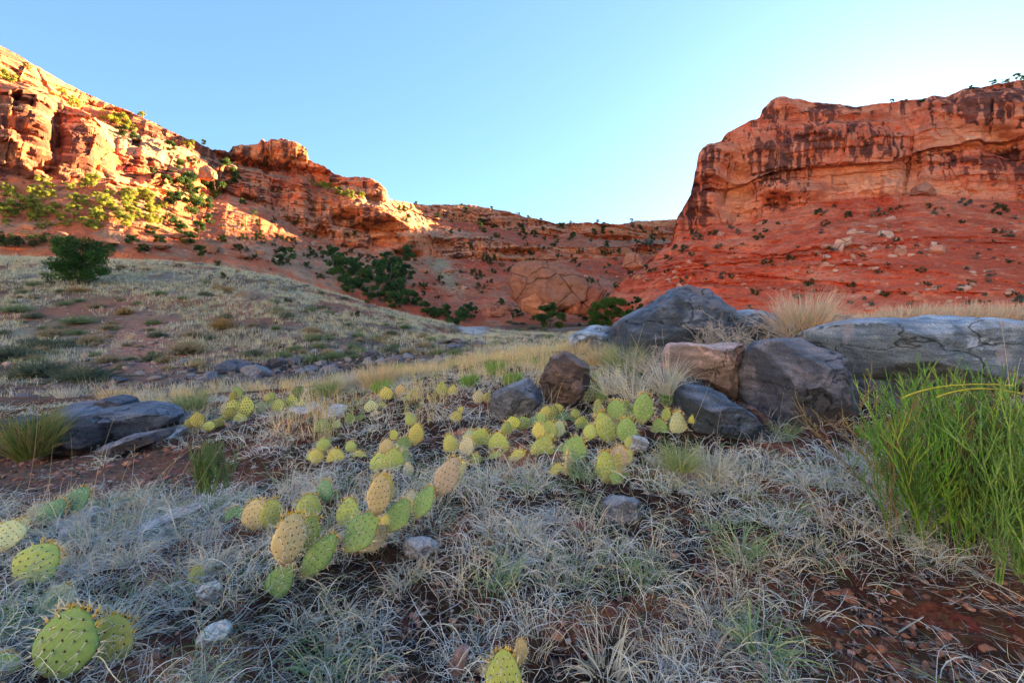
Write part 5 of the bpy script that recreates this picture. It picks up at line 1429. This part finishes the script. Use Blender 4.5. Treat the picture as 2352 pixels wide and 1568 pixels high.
def straw_meadow():
    n = 2600
    x, y = spread_near(n, 2.6, 8.0, 0.8, 250, 1500)
    px_, py_ = pix(np.stack([x, y, H(x, y)], -1))
    crest = np.interp(px_, [300, 600, 900, 1200, 1500], [915, 890, 856, 815, 800])
    m_ = np.exp(-((py_ - crest - 14) / 34) ** 2) * np.interp(px_, [250, 700, 950, 1250, 1500], [0.12, 0.2, 0.7, 1.0, 0.6])
    m_ = np.maximum(m_, 0.10) * sstep(-0.45, 0.2, fbm(np.stack([x, y, 0 * x], -1) * 0.9, 3, 433))
    k = m_ > rng.random(n)
    x, y = x[k], y[k]; n = len(x); B = 26; m = n * B; K = 5
    bx = np.repeat(x, B) + rng.normal(0, 0.045, m); by = np.repeat(y, B) + rng.normal(0, 0.045, m)
    P = curl_paths(bx, by, np.repeat(rng.uniform(0.08, 0.22, n), B) * rng.uniform(0.6, 1.2, m), rng.uniform(0, 6.28, m), math.pi / 2 - np.abs(rng.normal(0, 0.28, m)), rng.uniform(0, 0.9, m), rng.normal(0, 0.4, m), K, floor=False)
    V, Fc = ribbons(P, rng.uniform(0.0020, 0.0042, m))
    pick = np.repeat(rng.integers(0, 4, n), B)
    pal = np.array([(0.90, 0.65, 0.29), (0.84, 0.67, 0.40), (0.62, 0.57, 0.22), (0.92, 0.77, 0.46)])
    c = pal[pick] * rng.uniform(0.7, 1.15, (m, 1))
    tag(mesh_np('straw_grass', V, Fc, M_GRASS, colattr=np.repeat(c, 2 * K, 0)), kind='stuff')
straw_meadow()

def hill_grass():
    n = 40000
    y = np.sqrt(rng.uniform(8 ** 2, 66 ** 2, n)); x = (rng.uniform(-80, 1600, n) - CX) / F * y
    px_, py_ = pix(np.stack([x, y, H(x, y)], -1))
    nn = fbm(np.stack([x, y, 0 * x], -1) * 0.35, 4, 410) + 0.5 * fbm(np.stack([x, y, 0 * x], -1) * 1.7, 2, 413)
    dens = 0.55 + 1.9 * nn + 0.35 * sstep(760, 620, py_) - 1.3 * np.exp(-((px_ - 330) / 80) ** 2 - ((py_ - 800) / 70) ** 2) - 0.8 * np.exp(-((px_ - 800) / 330) ** 2 - ((py_ - 852) / 30) ** 2) - 0.2 * (px_ > 1150)
    dens -= 2 * (np.hypot((px_ - 1085) / 45, (py_ - 752) / 22) < 1)
    k = dens > rng.uniform(0, 0.9, n)
    x, y, nn = x[k], y[k], nn[k]; n = len(x); B = 9; m = n * B; K = 3
    rr = np.repeat(rng.uniform(0.05, 0.16, n), B)
    bx = np.repeat(x, B) + rng.normal(0, 1, m) * rr; by = np.repeat(y, B) + rng.normal(0, 1, m) * rr
    Lt = np.repeat(rng.gamma(6, 0.035, n), B)
    P = curl_paths(bx, by, Lt * rng.uniform(0.6, 1.2, m), rng.uniform(0, 6.28, m), math.pi / 2 - np.abs(rng.normal(0, 0.45, m)), rng.uniform(0.1, 0.9, m), rng.normal(0, 0.3, m), K, floor=False)
    V, Fc = ribbons(P, rng.uniform(0.010, 0.020, m) * np.clip(np.repeat(y, B) / 22, 0.7, 1.6))
    pal = np.array([(0.70, 0.67, 0.48), (0.78, 0.74, 0.56), (0.60, 0.60, 0.43), (0.84, 0.65, 0.36), (0.48, 0.51, 0.30)])
    pick = np.clip(np.repeat((rng.random(n) * 4.2 + 0.8 * (nn > 0.3)).astype(int), B), 0, 4)
    c = pal[pick] * rng.uniform(0.7, 1.15, (m, 1))
    tag(mesh_np('hill_grass', V, Fc, M_GRASS, colattr=np.repeat(c, 2 * K, 0)), kind='stuff')
hill_grass()

# tall thin stalks
def stalks(label, spots, colr, w, group):
    for (x0, y0, x1, y1, x2, y2, Y) in spots:
        t = np.linspace(0, 1, 12)[:, None]
        a, b_, c_ = at(x0, y0, Y), at(x1, y1, Y + 0.05), at(x2, y2, Y + 0.1)
        Pq = (1 - t) ** 2 * a + 2 * t * (1 - t) * b_ + t * t * c_
        V, Fc = tubes((Pq - a)[None], np.linspace(w, w * 0.35, 12)[None], 3)
        o = mesh_np('grass_stalk', V, Fc, M_GRASS, colattr=np.tile(np.array(colr) * rng.uniform(0.8, 1.2), (len(V), 1)))
        o.location = a
        tag(o, label, 'stalk', group)
stalks('thin tall straw stalk arching over the pebbly slope', [(60 + 45 * i + rng.normal(0, 12), 1215 + rng.normal(0, 25), 90 + 45 * i + rng.normal(0, 15), 1100, 75 + 60 * i + rng.normal(0, 45), 985 + rng.normal(0, 45), 1.35 + rng.normal(0, 0.1)) for i in range(9)] + [(250, 1330, 300, 1200, 310, 1020, 1.1), (560, 1420, 580, 1300, 610, 1200, 1.1), (400, 1330, 410, 1250, 440, 1150, 1.15), (300, 1250, 330, 1120, 420, 1040, 1.2)], (0.62, 0.50, 0.34), 0.0011, 'straw stalks on the pebbly slope')
stalks('thin tall straw stalk in front of the boulders', [(1455, 960, 1440, 860, 1480, 740, 2.2), (1540, 930, 1530, 850, 1520, 750, 2.2), (1360, 900, 1390, 820, 1370, 760, 2.5), (1790, 1040, 1785, 980, 1800, 900, 2.0), (1650, 1060, 1640, 990, 1660, 930, 1.9), (1500, 900, 1480, 820, 1440, 750, 2.3), (1420, 900, 1400, 830, 1412, 770, 2.4), (1110, 1000, 1130, 900, 1120, 830, 2.2), (1590, 980, 1640, 860, 1660, 800, 2.1)], (0.60, 0.50, 0.36), 0.0014, 'straw stalks before the boulders')
stalks('tall bleached stalk leaning in front of the long grey slab', [(2325, 1020, 2325, 880, 2292, 700, 1.15), (2332, 1015, 2322, 900, 2345, 820, 1.15)], (0.62, 0.54, 0.42), 0.0013, 'bleached stalks before the slab')

for i, (x0, y0, x1, y1, w, lb) in enumerate([(2103, 1414, 2205, 1482, 0.0020, 'straight white stick lying across the bare red soil'), (2010, 1360, 2039, 1385, 0.0014, 'short pale stick on the bare red soil'), (1827, 1450, 1927, 1453, 0.0020, 'level pale stick at the border of grass and bare soil'),
        (2064, 1457, 2276, 1342, 0.0018, 'long tan dry stem lying crooked over the bare soil'), (2136, 1253, 2229, 1265, 0.0018, 'white stick at the foot of the big green jointed shrub'), (2230, 1380, 2330, 1405, 0.0013, 'thin straw stem by the red clods'), (1790, 1215, 1850, 1240, 0.0016, 'bleached stick among matted grey straw')]):
    t = np.linspace(0, 1, 10)
    q = np.stack([at(x0 + (x1 - x0) * k, y0 + (y1 - y0) * k + 4 * math.sin(6 * k + i), sight(x0 + (x1 - x0) * k, y0 + (y1 - y0) * k)) for k in t]) + [0, 0, 0.006]
    V, Fc = tubes((q - q[0])[None], np.linspace(w, w * 0.7, 10)[None], 5)
    o = mesh_np('twig', V, Fc, M_TWIG); o.location = q[0]
    tag(o, lb, 'twig')

# bleached twiggy shrubs
def twig_shrub(label, px, py, Y, width, height, seed, n=26):
    rg = np.random.default_rng(seed)
    o0 = at(px, py, Y)
    root = empty('twiggy_shrub', o0); tag(root, label, 'shrub')
    s = Y / F
    for bi in range(n // 4):
        paths, radii = [], []
        tb = np.array([rg.normal(0, width * s * 0.2), rg.normal(0, width * s * 0.15), 0])
        for q in range(4):
            def go(p, dv, ln, r, lev):
                K = 7; P = [p]
                for k in range(K - 1):
                    dv = dv + rg.normal(0, 0.22, 3); dv /= np.linalg.norm(dv)
                    P.append(P[-1] + dv * ln / (K - 1))
                paths.append(np.array(P)); radii.append(np.linspace(r, r * 0.5, K))
                if lev < 3:
                    for k in range(2, K):
                        if rg.random() < 0.6:
                            v = dv + rg.normal(0, 0.6, 3); v /= np.linalg.norm(v)
                            go(P[k], v, ln * rg.uniform(0.35, 0.6), r * 0.6, lev + 1)
            a = rg.uniform(0, 6.28)
            dv = np.array([math.cos(a) * 0.9, math.sin(a) * 0.7, rg.uniform(0.4, 1.2)]); dv /= np.linalg.norm(dv)
            go(tb, dv, height * s * rg.uniform(0.6, 1.1), 0.0034 * Y / 3, 0)
        V, Fc = tubes(np.array(paths), np.array(radii), 3)
        mesh_np('branch', V, Fc, M_TWIG, root)
twig_shrub('tangled bleached twig shrub growing between the peaked and the pink boulder', 1650, 808, 3.15, 150, 75, 31, 40)
twig_shrub('leafless grey twigs beside the straw bush on the boulders', 1735, 790, 3.7, 90, 60, 32, 24)
twig_shrub('grey bare twigs in front of the slender cactus stack', 1475, 850, 2.7, 80, 60, 33, 20)
twig_shrub('small grey bare shrub on the grassy hill', 575, 690, 26, 50, 34, 34, 20)
#PART4

# ------------------------------------------------------------------ shrubs and junipers
def leaf_cloud(centres, radii, per, size, colors, seed, squash=0.8):
    """many small leaf-sprays spread through clumps"""
    rg = np.random.default_rng(seed)
    Ps, Cs = [], []
    for c, r in zip(centres, radii):
        n = int(per * (r / np.mean(radii)) ** 2)
        v = rg.normal(size=(n, 3)); v /= np.linalg.norm(v, axis=1, keepdims=True)
        rad_ = r * rg.random(n) ** 0.45
        Ps.append(c + v * rad_[:, None] * [1, 1, squash])
        base = np.array(colors[rg.integers(0, len(colors))])
        Cs.append(base * rg.uniform(0.7, 1.35, (n, 1)))
    P, C = np.concatenate(Ps), np.concatenate(Cs)
    n = len(P)
    a = rg.normal(size=(n, 3)); a[:, 2] = np.abs(a[:, 2]) + 0.3; a /= np.linalg.norm(a, axis=1, keepdims=True)
    b = np.cross(a, rg.normal(size=(n, 3))); b /= np.linalg.norm(b, axis=1, keepdims=True)
    s = size * rg.uniform(0.6, 1.4, (n, 1))
    V = np.stack([P - a * s, P + b * s * 0.45, P + a * s * 1.1, P - b * s * 0.45], 1).reshape(-1, 3)
    Fc = np.arange(n * 4).reshape(-1, 4)
    return V, Fc, np.repeat(C, 4, 0)

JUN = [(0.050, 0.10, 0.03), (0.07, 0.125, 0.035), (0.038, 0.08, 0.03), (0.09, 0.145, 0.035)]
YEL_LIT = [(0.36, 0.37, 0.06), (0.44, 0.42, 0.07), (0.26, 0.29, 0.06)]  # yellow-green leaves, brightened further to paint sunlight into the colour
SHR = [(0.09, 0.11, 0.04), (0.12, 0.13, 0.06), (0.06, 0.085, 0.03)]
SAGE = [(0.16, 0.17, 0.12), (0.20, 0.21, 0.15), (0.12, 0.14, 0.10)]

def crown(seed, n_cl, per, size, colors, w=1.0, h=1.0, low=0.12, cl=1.0):
    rg = np.random.default_rng(seed)
    cs, rs = [], []
    for _ in range(n_cl):
        z = rg.uniform(low, 0.9)
        rr = 0.46 * math.sin(math.pi * min(1, 0.22 + 0.72 * z)) ** 0.7 * math.sqrt(rg.random())
        a = rg.uniform(0, 6.28)
        cs.append((rr * math.cos(a) * w, rr * math.sin(a) * w, z * h)); rs.append(rg.uniform(0.09, 0.2) * cl)
    return leaf_cloud(np.array(cs), np.array(rs), per, size, colors, seed)

def trunk_mesh(seed, h=0.7, r=0.03, limbs=5):
    rg = np.random.default_rng(seed)
    paths, radii = [], []
    K = 7
    P = np.cumsum(np.concatenate([[[0, 0, -0.06]], rg.normal(0, 0.03, (K - 1, 3)) * [1, 1, 0] + [0, 0, h / (K - 1)]]), 0)
    paths.append(P); radii.append(np.linspace(r, r * 0.35, K))
    for _ in range(limbs):
        k = rg.integers(1, K - 1); a = rg.uniform(0, 6.28)
        st = np.concatenate([[[0, 0, 0]], np.tile([math.cos(a) * 0.065, math.sin(a) * 0.065, 0.045], (K - 1, 1)) + rg.normal(0, 0.015, (K - 1, 3))])
        paths.append(P[k] + np.cumsum(st, 0)); radii.append(np.linspace(r * 0.5, r * 0.15, K))
    return tubes(np.array(paths), np.array(radii), 5)

def tree(name, label, cat, loc, hgt, seed, n_cl, per, size, colors, w=1.0, low=0.1, group=None):
    root = empty(name, loc)
    root.scale = (hgt, hgt, hgt)
    tag(root, label, cat, group)
    V, Fc, C = crown(seed, n_cl, per, size, colors, w, 1.0, low)
    mesh_np('crown', V, Fc, M_LEAF, root, smooth=False, colattr=C)
    V, Fc = trunk_mesh(seed)
    mesh_np('trunk', V, Fc, M_BARK, root)
    return root

p = hit(186, 652, 15)
tree('juniper_tree', 'dark green juniper standing on the grassy hill, largest tree of the hill', 'tree', p, 112 / F * p[1], 13, 50, 430, 0.016, [(0.05, 0.12, 0.028), (0.075, 0.16, 0.035), (0.035, 0.085, 0.024)], w=1.2, low=0.05)
tree('juniper_tree', 'round bright green juniper behind the low flat grey boulder', 'tree', at(1402, 752, 58), 72 / F * 58, 4, 36, 420, 0.024, [(0.06, 0.12, 0.02), (0.075, 0.14, 0.025), (0.045, 0.09, 0.02)], w=1.7, low=0.08)
tree('juniper_tree', 'dark shrubby juniper in front of the huge fallen block', 'tree', at(1264, 752, 84), 60 / F * 84, 5, 20, 260, 0.035, JUN, w=1.1, low=0.08)
tree('juniper_tree', 'small juniper beside the round bright green one', 'tree', at(1460, 712, 100), 32 / F * 100, 6, 14, 200, 0.04, JUN, w=1.1)

_tp = {}
def far_tree(px, py, hpx, kind, label, cat, group, name, seed):
    p = hit(px, py, 20)
    if p is None: return
    h = hpx / F * p[1]
    key = (name, kind, seed % 4)
    if key not in _tp:
        colors, w, low, ncl, per, sz, has_trunk = {'jun': (JUN, 0.95, 0.12, 15, 170, 0.036, True), 'lit': (YEL_LIT, 1.0, 0.1, 15, 170, 0.036, True), 'shrub': (SHR, 1.25, 0.05, 10, 110, 0.05, False), 'sage': (SAGE, 1.35, 0.05, 10, 110, 0.05, False), 'grove': ([(0.06, 0.13, 0.045), (0.08, 0.17, 0.045), (0.045, 0.09, 0.04)], 1.2, 0.05, 20, 180, 0.034, True)}[kind]
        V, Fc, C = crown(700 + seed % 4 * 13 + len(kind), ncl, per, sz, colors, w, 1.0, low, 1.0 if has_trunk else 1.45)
        if has_trunk:
            root = empty(name)
            mesh_np('crown', V, Fc, M_LEAF, root, smooth=False, colattr=C)
            V, Fc = trunk_mesh(seed % 4 + 40, limbs=3)
            mesh_np('trunk', V, Fc, M_BARK, root)
        else:
            root = mesh_np(name, V, Fc, M_LEAF, smooth=False, colattr=C)
        _tp[key] = root
    else:
        root = copy_tree(_tp[key])
    root.location = [float(v) for v in p]
    root.rotation_euler = (0, 0, rng.uniform(0, 6.28))
    root.scale = (h, h, h)
    return tag(root, label, cat, group)

sd = 0
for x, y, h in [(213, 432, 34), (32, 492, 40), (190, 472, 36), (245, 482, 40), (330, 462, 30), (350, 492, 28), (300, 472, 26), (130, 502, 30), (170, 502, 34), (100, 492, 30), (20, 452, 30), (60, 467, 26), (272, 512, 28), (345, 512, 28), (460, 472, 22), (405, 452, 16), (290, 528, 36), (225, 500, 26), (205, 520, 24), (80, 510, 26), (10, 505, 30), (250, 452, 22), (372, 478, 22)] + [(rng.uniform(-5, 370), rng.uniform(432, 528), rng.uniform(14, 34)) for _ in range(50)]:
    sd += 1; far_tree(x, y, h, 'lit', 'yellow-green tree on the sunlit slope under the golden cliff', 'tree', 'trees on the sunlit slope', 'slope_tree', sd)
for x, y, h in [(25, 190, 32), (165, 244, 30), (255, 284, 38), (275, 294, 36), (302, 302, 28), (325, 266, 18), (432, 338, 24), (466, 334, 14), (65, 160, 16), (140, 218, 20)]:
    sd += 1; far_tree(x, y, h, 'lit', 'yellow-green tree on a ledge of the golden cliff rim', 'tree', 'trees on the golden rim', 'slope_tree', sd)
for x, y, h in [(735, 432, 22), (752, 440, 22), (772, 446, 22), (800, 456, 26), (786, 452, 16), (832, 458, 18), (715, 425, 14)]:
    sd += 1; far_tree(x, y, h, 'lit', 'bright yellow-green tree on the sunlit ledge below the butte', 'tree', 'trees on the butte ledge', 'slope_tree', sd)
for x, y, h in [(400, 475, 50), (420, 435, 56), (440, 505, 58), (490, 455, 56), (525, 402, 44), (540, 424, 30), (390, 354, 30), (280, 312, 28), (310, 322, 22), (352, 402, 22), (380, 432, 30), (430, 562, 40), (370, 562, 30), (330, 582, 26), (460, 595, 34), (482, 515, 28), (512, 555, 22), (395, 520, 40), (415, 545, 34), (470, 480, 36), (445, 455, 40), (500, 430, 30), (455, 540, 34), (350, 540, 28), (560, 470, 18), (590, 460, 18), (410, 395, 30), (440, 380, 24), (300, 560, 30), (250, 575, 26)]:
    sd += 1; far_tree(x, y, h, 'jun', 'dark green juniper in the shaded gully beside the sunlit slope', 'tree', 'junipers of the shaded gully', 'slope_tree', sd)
for x, y, h in [(790, 645, 60), (830, 665, 60), (858, 645, 50), (900, 650, 70), (922, 690, 54), (950, 705, 44), (762, 605, 46), (660, 595, 34), (1022, 728, 32), (1050, 745, 44), (1075, 728, 40), (890, 605, 32), (940, 600, 40), (982, 725, 40), (815, 625, 40), (775, 630, 40), (875, 680, 46), (845, 690, 40), (1000, 730, 30), (640, 610, 26), (905, 705, 36), (1062, 740, 30), (870, 620, 36), (930, 640, 40), (800, 672, 36)]:
    sd += 1; far_tree(x, y, h, 'grove', 'dark leafy tree in the grove under the far canyon wall', 'tree', 'trees of the canyon grove', 'grove_tree', sd)
for x, y, h in [(20, 568, 40), (60, 566, 38), (100, 562, 32), (140, 566, 26), (0, 560, 36)]:
    sd += 1; far_tree(x, y, h, 'shrub', 'bluish grey-green bush along the crest behind the big juniper', 'bush', 'bushes behind the big juniper', 'slope_shrub', sd)
for i in range(170):
    x = rng.uniform(500, 1420); y = np.interp(x, [500, 700, 900, 1100, 1400], [555, 575, 620, 620, 600]) + rng.normal(0, 40)
    sd += 1; far_tree(x, y, rng.uniform(6, 18), 'shrub', 'small dark shrub dotted over the slopes under the far canyon wall', 'shrub', 'shrubs under the far wall', 'slope_shrub', sd)
for i in range(60):
    x = rng.uniform(900, 1540); y = np.interp(x, [900, 1100, 1300, 1540], [500, 520, 545, 545]) + rng.normal(0, 14)
    sd += 1; far_tree(x, y, rng.uniform(7, 17), 'jun', 'small dark juniper on the terraces of the far rim', 'tree', 'junipers on the far terraces', 'slope_tree', sd)
for i in range(150):
    x = rng.uniform(1430, 2380); y = rng.uniform(500 + max(0, 1900 - x) * 0.12, 712) if i % 4 else np.interp(x, [1430, 1600, 1900, 2350], [640, 540, 470, 470]) + rng.uniform(4, 30)
    sd += 1; far_tree(x, y, rng.gamma(4, 1.8) + 4, 'shrub' if i % 3 else 'sage', 'low green shrub dotted on the red talus slope', 'shrub', 'shrubs on the red talus', 'slope_shrub', sd)
for x, y, h in [(1665, 324, 10), (2118, 236, 8), (2048, 240, 7), (2080, 236, 5), (2232, 206, 8), (2310, 192, 10), (2335, 186, 12), (2280, 196, 9), (2352, 182, 9), (1215, 502, 6), (1130, 484, 7), (1190, 496, 6), (955, 470, 6), (1060, 474, 5), (1450, 512, 6), (1310, 514, 5)]:
    sd += 1; far_tree(x, y, h + 4, 'jun', 'tiny tree silhouetted on the canyon rim against the sky', 'tree', 'trees on the rim', 'rim_tree', sd)

# bushes of the grassy hill
def bush_proto(seed, colors, top, n=620):
    rg = np.random.default_rng(seed)
    a = rg.uniform(0, 6.28, n); el = np.arcsin(rg.uniform(0.05, 1, n)); L = rg.uniform(0.6, 1.05, n)
    b = np.stack([rg.normal(0, 0.22, n), rg.normal(0, 0.22, n), np.zeros(n)], -1)
    K = 4
    dv = np.stack([np.cos(el) * np.cos(a), np.cos(el) * np.sin(a), np.sin(el) * 0.85], -1)
    P = [b]
    for k in range(K - 1):
        dv = dv + rg.normal(0, 0.14, (n, 3)); P.append(P[-1] + dv * (L / (K - 1))[:, None] * 0.8)
    P = np.stack(P, 1)
    V, Fc = ribbons(P, rg.uniform(0.03, 0.06, n))
    colors = np.array(colors)
    c = np.repeat((colors[rg.integers(0, len(colors), n)] * rg.uniform(0.6, 1.2, (n, 1)))[:, None], 2 * K, 1)
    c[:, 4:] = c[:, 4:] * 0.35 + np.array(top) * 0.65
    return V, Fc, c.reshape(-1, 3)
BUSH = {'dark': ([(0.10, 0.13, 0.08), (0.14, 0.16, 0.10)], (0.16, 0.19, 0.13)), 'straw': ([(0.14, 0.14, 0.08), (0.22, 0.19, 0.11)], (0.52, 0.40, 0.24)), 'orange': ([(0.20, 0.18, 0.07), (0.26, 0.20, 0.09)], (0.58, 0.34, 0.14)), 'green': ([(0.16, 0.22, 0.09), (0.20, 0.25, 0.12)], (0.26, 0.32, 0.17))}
_bp = {}
def hill_bush(x, y, w, h, kind, label, group=None, i=0):
    p = hit(x, y, 7)
    if p is None: return
    key = (kind, i % 3)
    if key not in _bp:
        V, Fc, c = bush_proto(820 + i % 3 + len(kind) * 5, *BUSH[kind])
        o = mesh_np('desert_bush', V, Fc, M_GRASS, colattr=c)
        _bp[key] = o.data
    else:
        o = bpy.data.objects.new('desert_bush', _bp[key]); col.objects.link(o)
    s = p[1] / F
    o.location = [float(v) for v in p]; o.rotation_euler = (0, 0, rng.uniform(0, 6.28))
    o.scale = (w * s * 0.5, w * s * 0.5, h * s)
    return tag(o, label, 'bush', group)
for i, (x, y, w, h, k, lb) in enumerate([(190, 872, 150, 52, 'dark', 'broad dark bush lowest on the grassy hill, beside the bare red path'), (85, 860, 150, 50, 'dark', 'dark sprawling bush between two others at the bottom of the hill'), (15, 825, 110, 50, 'dark', 'dark grey-green bush at the very edge of the hill'),
        (110, 800, 110, 40, 'dark', 'flat-topped dark bush above the sprawling one'), (206, 790, 66, 38, 'straw', 'straw-topped bush at the upper end of the bare red path'), (430, 810, 86, 46, 'straw', 'dark bush with a pale straw top across the bare red path'), (358, 828, 74, 30, 'dark', 'small dark bush below the pale-topped one, on the bare path'),
        (510, 752, 62, 42, 'orange', 'round orange-topped bush in the middle of the hill'), (282, 722, 40, 26, 'orange', 'little orange-topped bush above the red patch'), (440, 770, 52, 22, 'straw', 'low straw bush just above the pale-topped dark bush'), (180, 740, 80, 26, 'green', 'low green bush under the big juniper'), (560, 684, 40, 22, 'orange', 'orange bush beside the bare grey shrub'),
        (525, 668, 50, 18, 'orange', 'flat orange bush high on the hill'), (120, 770, 70, 30, 'straw', 'brownish straw bush above the flat-topped one'), (500, 664, 24, 16, 'orange', 'tiny orange bush near the top of the hill'), (640, 720, 60, 18, 'straw', 'low pinkish straw bush on the hill shoulder'), (275, 690, 24, 14, 'straw', 'tiny tuft-like bush by the big juniper'), (40, 715, 70, 26, 'green', 'low green bush at the hill edge beneath the junipers'), (545, 625, 20, 12, 'orange', 'golden bush on the hill crest'), (180, 668, 60, 16, 'orange', 'orange undergrowth at the foot of the big juniper')]):
    hill_bush(x, y, w, h, k, lb, None, i)
for i in range(190):
    x = rng.uniform(-10, 1150); t = rng.random() ** 0.8
    top = np.interp(x, [0, 300, 600, 900, 1150], [585, 592, 622, 720, 785]); bot = np.interp(x, [0, 500, 900, 1150], [880, 850, 830, 810])
    y = top + (bot - top) * t
    sz = rng.uniform(11, 32) * (0.5 + 0.8 * t)
    k = ['straw', 'green', 'dark', 'green', 'straw'][i % 5]
    hill_bush(x, y, sz * 1.6, sz * 0.75, k, 'small ' + {'straw': 'straw-coloured', 'green': 'grey-green', 'dark': 'dark'}[k] + ' bush scattered on the grassy hill', {'straw': 'straw', 'green': 'grey-green', 'dark': 'dark'}[k] + ' bushes of the hill', i)
for x, y, h in [(1168, 716, 18), (1186, 728, 22), (1150, 700, 16), (1225, 735, 14), (1345, 735, 20)]:
    sd += 1; far_tree(x, y, h, 'grove', 'dark shrub at the very foot of the huge fallen block', 'shrub', 'shrubs round the fallen block', 'slope_shrub', sd)
for i in range(45):
    x = rng.uniform(1130, 1420); y = rng.uniform(722, 790)
    hill_bush(x, y, rng.uniform(10, 26), rng.uniform(6, 12), ['green', 'dark', 'straw'][i % 3], 'low ' + ['grey-green', 'dark', 'straw-coloured'][i % 3] + ' bush on the canyon floor before the fallen block', ['grey-green', 'dark', 'straw-coloured'][i % 3] + ' bushes of the canyon floor', i)
